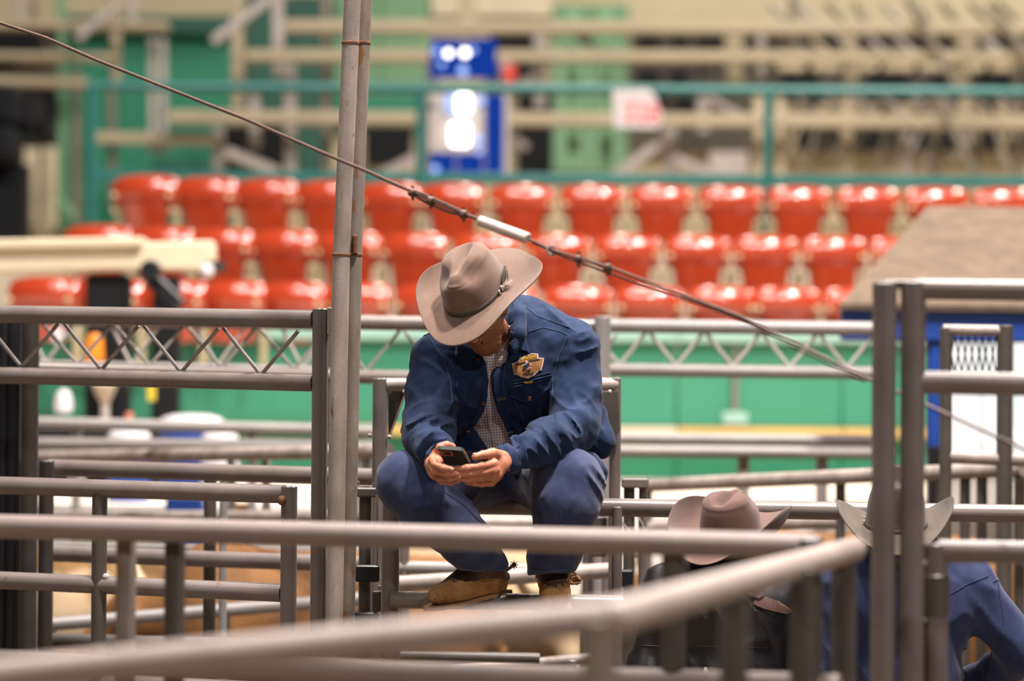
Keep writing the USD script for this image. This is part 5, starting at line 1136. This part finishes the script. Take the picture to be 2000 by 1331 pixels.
# ------------------------------------------------------------------ the two hatted men behind the near fence
def standing_man(label, px, pys, d, lean, coat, hatkw, hatp, felt, jmat, elbow_out, extra):
    """seen from behind: shoulders at picture height pys"""
    T = Thing('person', label, 'person'); s = FPX / d; o = at(px, pys, d)
    def L(x, y, z): return o + np.array([x, y, z])               # metres from the point between the shoulders
    hip = -0.50; knee = hip - 0.42; ankle = 0.08 - o[2]
    shx = 0.185
    armsL = [(L(-shx, 0, -0.045), 0.062), (L(*elbow_out[0]), 0.052), (L(*elbow_out[1]), 0.040), (L(*elbow_out[2]), 0.036)]
    armsR = [(L(shx, 0, -0.045), 0.062), (L(*elbow_out[3]), 0.052), (L(*elbow_out[4]), 0.040), (L(*elbow_out[5]), 0.036)]
    hc = L(lean, 0.15, 0.105)
    def torso(p):
        d_ = chain(p, [(L(0, 0.02, hip), 0.135), (L(0, 0.0, -0.30), 0.140), (L(0, 0.0, -0.12), 0.145)], 0.05)
        d_ = smin(d_, cone(p, L(-0.12, 0, -0.10), L(0.12, 0, -0.10), 0.105, 0.105), 0.06); d_ = smin(d_, cone(p, L(-shx, 0.01, -0.03), L(0, 0.02, 0.035), 0.062, 0.075), 0.04); return smin(d_, cone(p, L(shx, 0.01, -0.03), L(0, 0.02, 0.035), 0.062, 0.075), 0.04)
    def legs(p):
        d_ = None
        for sx in (-1, 1):
            e = chain(p, [(L(sx * 0.09, 0.02, hip - 0.02), 0.110), (L(sx * 0.11, 0.03, knee), 0.075), (o * (1, 1, 0) + np.array([sx * 0.12, 0.02, 0.10]), 0.060)], 0.03); d_ = e if d_ is None else smin(d_, e, 0.03)
        return d_
    def bodyf(p):
        d_ = ell(p, hc, (0.078, 0.096, 0.112)); d_ = smin(d_, ell(p, hc + (0, 0.055, -0.055), (0.055, 0.055, 0.06)), 0.03)
        d_ = smin(d_, cone(p, hc + (0, 0.10, -0.015), hc + (0, 0.118, -0.05), 0.009, 0.013), 0.012)
        for sx in (-1, 1): d_ = smin(d_, ell(p, hc + (sx * 0.077, 0.0, -0.025), (0.011, 0.02, 0.032)), 0.008)
        d_ = smin(d_, cone(p, L(0, 0.02, 0.0), hc + (0, -0.01, -0.06), 0.060, 0.058), 0.03); d_ = smin(d_, torso(p) + 0.03, 0.02)
        for A in (armsL, armsR):
            d_ = smin(d_, chain(p, [(a, r - 0.012) for a, r in A], 0.02), 0.02); w = A[-1][0]; f = unit(A[-1][0] - A[-2][0]); sd = unit(np.cross(f, (0, 0, 1)))
            d_ = smin(d_, cone(p, w + f * 0.03, w + f * 0.075, 0.030, 0.034), 0.015)
            for k in range(4): b = w + f * 0.085 + sd * (0.018 * (k - 1.5)); d_ = smin(d_, chain(p, [(b, 0.0095), (b + f * 0.035 + (0, 0, -0.006), 0.009), (b + f * (0.062 - 0.006 * abs(k - 1.3)) + (0, 0, -0.022), 0.0075)], 0.003), 0.004)
            b = w + f * 0.045 + sd * 0.030; d_ = smin(d_, chain(p, [(b, 0.013), (b + f * 0.03 + sd * 0.018, 0.011), (b + f * 0.055 + sd * 0.020, 0.009)], 0.004), 0.008)
        return smin(d_, legs(p) + 0.02, 0.03)
    def coatf(p):
        d_ = torso(p) - 0.016
        for A in (armsL, armsR): d_ = smin(d_, chain(p, A, 0.03) - 0.014, 0.04)
        d_ = smin(d_, cone(p, L(0, 0.02, 0.02), L(lean * 0.4, 0.05, 0.055), 0.085, 0.072), 0.02)
        f = ridge(meshkit.noise(np.stack([(p[:, 0] * 0.8 + p[:, 2] * 0.6) * 20, (p[:, 2] * 0.8 - p[:, 0] * 0.6) * 7, p[:, 1] * 6], -1), int(px))) ** 2.2 * 0.012
        d_ = d_ - f + 0.004; d_ = smax(d_, L(0, 0, hip - 0.09)[2] - p[:, 2], 0.006); d_ = smax(d_, -cone(p, L(lean * 0.4, 0.06, 0.03), L(lean * 0.7, 0.10, 0.2), 0.060, 0.070), 0.004)
        for A in (armsL, armsR):
            b, a = A[-1][0], A[-2][0]; d_ = smax(d_, np.minimum((p - b) @ unit(b - a), 0.10 - np.linalg.norm(p - b, axis=-1)), 0.004)
        return d_
    lo, hi = o + (-0.72, -0.45, -o[2] - 0.02), o + (0.72, 0.65, 0.40)
    b = T.part('body', surface_nets(bodyf, lo, hi, 0.008), 'skin', smooth=True)
    c = T.part('jacket' if coat == 'jacket' else 'shirt', surface_nets(coatf, o + (-0.72, -0.45, hip - 0.14), o + (0.72, 0.65, 0.2), 0.0085), jmat, smooth=True)
    T.part('jeans', surface_nets(lambda p: smax(smin(legs(p), cone(p, L(-0.06, 0.02, hip), L(0.06, 0.02, hip), 0.132, 0.132), 0.04), 0.10 - p[:, 2], 0.004), lo, o + (0.5, 0.3, hip + 0.12), 0.011), 'jeans', smooth=True)
    for sx in (-1, 1):
        h_, t_ = o * (1, 1, 0) + np.array([sx * 0.12, -0.03, 0.05]), o * (1, 1, 0) + np.array([sx * 0.13, 0.16, 0.045]); T.part('boot', surface_nets(lambda p: np.maximum(smin(chain(p, [(h_, 0.045), (t_, 0.036)], 0.02), cone(p, h_, h_ + (0, 0.01, 0.14), 0.045, 0.055), 0.03), 0.004 - p[:, 2]), h_ - (0.12, 0.12, 0.06), t_ + (0.12, 0.10, 0.2), 0.010), 'boot_strap', smooth=True)
    T.part('hair', surface_nets(lambda p: np.maximum(ell(p, hc + (0, -0.006, 0.0), (0.083, 0.100, 0.112)), p[:, 1] - hc[1] - 0.01), hc - 0.16, hc + 0.16, 0.008), 'dark_hair', smooth=True)
    hm, bm_ = hat_mesh(**hatkw); HR = hat_frame(*hatp[:3]); ho = at(*hatp[3:]); hp = T.part('hat', placed(hm, HR, ho), felt, smooth=48); T.part('hat_band', placed(bm_, HR, ho), 'hat_band' if felt != 'felt_mauve' else 'felt_mauve', parent=hp, smooth=60)
    W_, L_ = hatkw['W'], hatkw['L']; bx = ho + HR @ np.array([-(W_ + 0.004) * hatp_side(hatp), 0.0, 0.012]); T.part('hat_buckle', cat(box(bx, (0.008, 0.012, 0.014), HR, 0.002), box(bx + HR @ np.array([0, 0, 0.014]), (0.006, 0.008, 0.008), HR, 0.002)), 'silver', parent=hp)
    extra(T, c, coatf, o, d, L); T.done()
def hatp_side(h): return -1 if math.cos(h[0]) < 0 else 1
def ex_black(T, c, f, o, d, L):
    T.part('collar', appl(f, [(1424, 1122), (1482, 1150), (1490, 1166), (1478, 1172), (1420, 1150)], d, 0.012, step=4), 'brown_leather', parent=c, smooth=60)
    T.part('shoulder_panel', appl(f, [(1476, 1162), (1520, 1176), (1548, 1194), (1532, 1200), (1490, 1190), (1470, 1182)], d, 0.006, step=4), 'brown_leather', parent=c, smooth=60)
    T.part('shoulder_panel', appl(f, [(1286, 1150), (1330, 1138), (1390, 1136), (1400, 1160), (1340, 1180), (1290, 1192), (1268, 1180)], d, 0.006, step=5), 'brown_leather', parent=c, smooth=60)
    T.part('seam', seam(f, [(1254, 1262), (1320, 1262), (1420, 1264), (1500, 1266)], d, 0.0016), 'black_leather', parent=c)
    T.part('lettering', laid_text(f, 'A', 1366, 1340, 36, 0.0, d, 0.0012, sx=0.75, bold=False), 'patch_white', parent=c, smooth=False)
def ex_denim(T, c, f, o, d, L):
    for ln in ([(1700, 1172), (1760, 1168), (1840, 1170), (1866, 1156), (1890, 1142), (1930, 1126)], [(1948, 1124), (1952, 1160), (1960, 1210), (1956, 1260)], [(1940, 1138), (1952, 1130), (1966, 1134)]): T.part('seam', seam(f, ln, d, 0.0022, 0.0004), 'denim_dark', parent=c)
standing_man('person seen from behind in a black leather jacket and mauve-brown western hat', 1420, 1132, 8.95, 0.01, 'jacket', dict(W=0.0960, L=0.118, H=0.135, bw=0.124, curl=0.092, curl_l=0.095, dip=0.010, crease=0.034, side_dent=0.022, curl_p=1.7),
    (math.pi + 0.50, -0.30, 0.06, 1428, 1046, 8.95), 'felt_mauve', 'black_leather', [(-0.25, 0.0, -0.30), (-0.20, 0.18, -0.46), (-0.16, 0.24, -0.48), (0.205, 0.02, -0.30), (0.17, 0.18, -0.46), (0.13, 0.24, -0.48)], ex_black)
standing_man('person seen from behind in a blue denim shirt and sage western hat, elbow out', 1772, 1118, 8.7, -0.02, 'shirt', dict(W=0.0930, L=0.112, H=0.150, bw=0.119, curl=0.085, curl_l=0.070, dip=0.030, crease=0.030, side_dent=0.020, curl_p=1.9),
    (math.pi + 0.10, -0.20, 0.0, 1750, 1028, 8.7), 'felt_sage', 'chambray', [(-0.205, 0.0, -0.28), (-0.18, 0.18, -0.40), (-0.14, 0.26, -0.40), (0.36, -0.03, -0.24), (0.24, 0.16, -0.36), (0.16, 0.24, -0.38)], ex_denim)

# ------------------------------------------------------------------ cattle in the far pens
def bull(label, x, d, back_py, face, hide, hump=0.10, yaw=0.0, s=1.0):
    """standing side-on; face = +1 looks to the picture's right"""
    T = Thing('bull', label, 'bull'); o = at(x, back_py, d); h = o[2]; o = np.array([o[0], o[1], 0.0])
    cy_, sy_ = math.cos(math.radians(yaw)), math.sin(math.radians(yaw))
    def B(u, v, z): return o + np.array([(face * u * cy_ - v * sy_) * s, -(face * u * sy_ + v * cy_) * s, z / 1.42 * h])
    def f(p):
        d_ = chain(p, [(B(-0.62, 0, 1.12), 0.27), (B(-0.15, 0, 1.08), 0.31), (B(0.40, 0, 1.08), 0.30)], 0.08)
        d_ = smin(d_, ball(p, B(0.48, 0, 1.24 + hump * 0.5), 0.19), 0.10); d_ = smin(d_, chain(p, [(B(-0.80, 0, 1.28), 0.10), (B(-0.3, 0, 1.34), 0.06), (B(0.4, 0, 1.36), 0.06)], 0.05), 0.10)
        d_ = smin(d_, chain(p, [(B(0.55, 0, 1.15), 0.22), (B(0.88, 0, 1.10), 0.155)], 0.06), 0.08)
        d_ = smin(d_, chain(p, [(B(0.94, 0, 1.12), 0.125), (B(1.10, 0, 0.98), 0.098), (B(1.24, 0, 0.84), 0.078)], 0.04), 0.05); d_ = smin(d_, ell(p, B(1.25, 0, 0.82), (0.07, 0.075, 0.06)), 0.03)
        d_ = smin(d_, chain(p, [(B(0.7, 0, 0.92), 0.06), (B(0.55, 0, 0.80), 0.08), (B(0.4, 0, 0.78), 0.06)], 0.05), 0.10)       # dewlap
        for v in (-1, 1):
            d_ = smin(d_, ell(p, B(0.92, v * 0.17, 1.14), (0.045, 0.085, 0.035)), 0.03)
            d_ = smin(d_, chain(p, [(B(0.42, v * 0.16, 0.98), 0.14), (B(0.44, v * 0.15, 0.66), 0.085), (B(0.44, v * 0.15, 0.36), 0.060), (B(0.45, v * 0.15, 0.10), 0.050), (B(0.47, v * 0.15, 0.04), 0.062)], 0.04), 0.05)
            d_ = smin(d_, chain(p, [(B(-0.66, v * 0.15, 1.02), 0.20), (B(-0.58, v * 0.16, 0.72), 0.13), (B(-0.74, v * 0.15, 0.48), 0.066), (B(-0.70, v * 0.15, 0.12), 0.050), (B(-0.67, v * 0.15, 0.04), 0.062)], 0.04), 0.05)
        d_ = smin(d_, chain(p, [(B(-0.88, 0, 1.24), 0.035), (B(-0.98, 0, 1.0), 0.026), (B(-0.97, 0, 0.55), 0.022), (B(-0.96, 0, 0.40), 0.045)], 0.02), 0.03)
        return np.maximum(d_, 0.0 - p[:, 2] + 0.002) - 0.006 * (meshkit.noise(p * 12, 3) - 0.5)
    b = T.part('body', surface_nets(f, o + (-1.55, -0.55 - 1.2 * abs(sy_), -0.05), o + (1.55, 0.55 + 1.2 * abs(sy_), h + 0.25), 0.026), hide, smooth=True)
    for v in (-1, 1): T.part('horn', sweep([B(0.93, v * 0.09, 1.24), B(0.96, v * 0.22, 1.27), B(1.02, v * 0.30, 1.34), B(1.06, v * 0.31, 1.42)], [0.032, 0.026, 0.018, 0.006], 10), 'horn'); T.part('eye', trimesh.creation.icosphere(2, 0.016).apply_translation(B(1.05, v * 0.094, 1.06)), 'black_gloss')
    T.done()
bull('cream and red bull standing in the pen behind the low left gate', 235, 13.1, 1088, -1, 'hide_patch')
bull('red-brown bull behind the left pen panel, next to the tall poles', 610, 12.3, 1080, -1, 'hide_red', yaw=8, s=0.85)
bull('cream bull seen between the legs and boots of the seated man', 925, 13.3, 1070, 1, 'hide_cream', yaw=62, s=0.95)
bull('tan bull mostly hidden behind the two hatted men', 1630, 12.98, 1040, -1, 'hide_red', s=0.9)

# ------------------------------------------------------------------ boom and drums at the left
T = Thing('boom_loader', 'cream telescopic boom on a black machine base with an orange light', 'machine')
bd = 16.4; k = bd / FPX
def bp(x, y, dd=0.0): return at(x, y, bd + dd)
T.part('outer_boom', beam(bp(-220, 512), bp(284, 501), 0.20, 0.165, bevel=0.02), 'cream_paint'); T.part('outer_boom_top', beam(bp(-220, 482, -0.03), bp(284, 474, -0.03), 0.27, 0.05, bevel=0.01), 'cream_paint')
T.part('inner_boom', beam(bp(270, 503, 0.03), bp(421, 499, 0.03), 0.15, 0.165, bevel=0.015), 'cream_paint')
T.part('pulley', lathe([(0.0, -0.05), (0.052, -0.05), (0.06, -0.03), (0.045, 0), (0.06, 0.03), (0.052, 0.05), (0, 0.05)], bp(294, 528, -0.1), CF, 24), 'black_gloss'); T.part('hook', sweep([bp(400, 520, -0.05), bp(415, 524, -0.05), bp(428, 520, -0.05), bp(440, 524, -0.05)], [0.03, 0.045, 0.03, 0.035], 10), 'black_gloss'); T.part('lamp', trimesh.creation.icosphere(2, 0.04).apply_translation(bp(404, 529, -0.12)), 'white_gloss')
T.part('mast', box((bp(208, 620)[0], bp(208, 620)[1] + 0.1, 2.12), (0.24, 0.25, 1.26), bevel=0.02), 'black_matte'); 
b0 = bp(326, 540, 0.05); T.part('strut', beam(b0, (bp(322, 800)[0], b0[1], AZ + 0.0), 0.14, 0.15, up=(1, 0, 0), bevel=0.02), 'black_matte'); T.part('strut', beam(bp(292, 540), bp(352, 600), 0.1, 0.10, bevel=0.015), 'black_gloss')
T.part('label_plate', box(bp(296, 768, -0.15), (0.045, 0.01, 0.09), bevel=0.002), 'yellow_paint'); T.part('beacon', lathe([(0, 0), (0.055, 0), (0.058, 0.02), (0.05, 0.13), (0.03, 0.155), (0, 0.16)], bp(184, 706, -0.15), (0, 0, 1), 20), 'orange_paint')
T.part('base', box((bp(134, 800)[0], bp(134, 800)[1] + 0.05, AZ + 0.12 + 0.13), (0.55, 0.5, 0.26), bevel=0.03), 'black_matte'); T.part('window', box(bp(113, 655, -0.1), (0.06, 0.02, 0.09), bevel=0.004), 'white_gloss'); T.part('wheel', lathe([(0, -0.06), (0.10, -0.06), (0.12, -0.03), (0.12, 0.03), (0.10, 0.06), (0, 0.06)], (bp(110, 880)[0], bp(110, 880)[1] - 0.2, AZ + 0.12), CF, 24), 'black_matte'); T.part('wheel', lathe([(0, -0.06), (0.10, -0.06), (0.12, -0.03), (0.12, 0.03), (0.10, 0.06), (0, 0.06)], (bp(320, 880)[0], bp(320, 880)[1] - 0.0, AZ + 0.12), CF, 24), 'black_matte')
T.part('canister', lathe([(0, 0), (0.05, 0), (0.055, 0.05), (0.04, 0.11), (0.02, 0.13), (0, 0.13)], bp(124, 806, -0.22), (0, 0, 1), 18), 'white_gloss'); T.part('spotlight', lathe([(0, 0), (0.03, 0.0), (0.07, 0.09), (0.07, 0.12), (0, 0.12)], bp(205, 785, -0.12), (0, -0.3, 1), 20), 'stage_beige'); T.part('spotlight_stem', tube(bp(205, 870, -0.12), bp(205, 785, -0.12), 0.025, 12), 'strut_grey')
T.done()
def drum(label, x, ytop, w, d, m_top, m_side):
    T = Thing('drum', label, 'drum', None); t = at(x, ytop, d); r = w / 2 / FPX * d; z0 = AZ if t[1] > AY else 0.0
    T.part('barrel', lathe([(0, 0), (r * .96, 0), (r, 0.03), (r, (t[2] - z0) * 0.5), (r * 1.03, (t[2] - z0) * 0.52), (r, (t[2] - z0) * 0.55), (r, t[2] - z0 - 0.07)], (t[0], t[1], z0), (0, 0, 1), 28), m_side); T.part('lid', lathe([(r * 1.02, -0.075), (r * 1.03, -0.05), (r * 0.9, -0.018), (r * 0.55, 0), (0, 0.004)], (t[0], t[1], t[2]), (0, 0, 1), 28), m_top); T.done()
drum('blue plastic drum with a domed white lid, leftmost of the drums', 252, 838, 84, 15.0, 'white_gloss', 'blue_paint')
drum('low blue drum with a wide lavender-white lid, between its neighbours', 375, 810, 128, 15.5, 'white_gloss', 'blue_paint')
drum('white plastic drum with a rounded white lid, rightmost of the drums', 430, 843, 74, 15.0, 'white_gloss', 'white_gloss')
T = Thing('marker_cone', 'small salmon red traffic marker behind the far left fence', 'traffic cone'); c0 = at(252, 838, 15.4); T.part('cone', lathe([(0.045, 0), (0.035, 0.05), (0.02, c0[2] + 0.09 - AZ)], (c0[0], c0[1], AZ), (0, 0, 1), 16), 'salmon'); T.part('base', box((c0[0], c0[1], AZ + 0.01), (0.14, 0.14, 0.02), bevel=0.003), 'salmon'); T.done()
for lab, x0, x1, y0, y1, m in (('dark blue crate in front of the white boards at the left', 325, 398, 968, 1040, 'blue_paint'), ('rust brown crate in front of the white boards, beside the blue one', 440, 486, 985, 1040, 'hide_red')):
    a, b = at(x0, y1, 14.4), at(x1, y0, 14.4); single('crate', box(((a[0] + b[0]) / 2, 14.44, b[2] / 2), (b[0] - a[0], 0.18, b[2]), bevel=0.015), m, lab, 'crate')
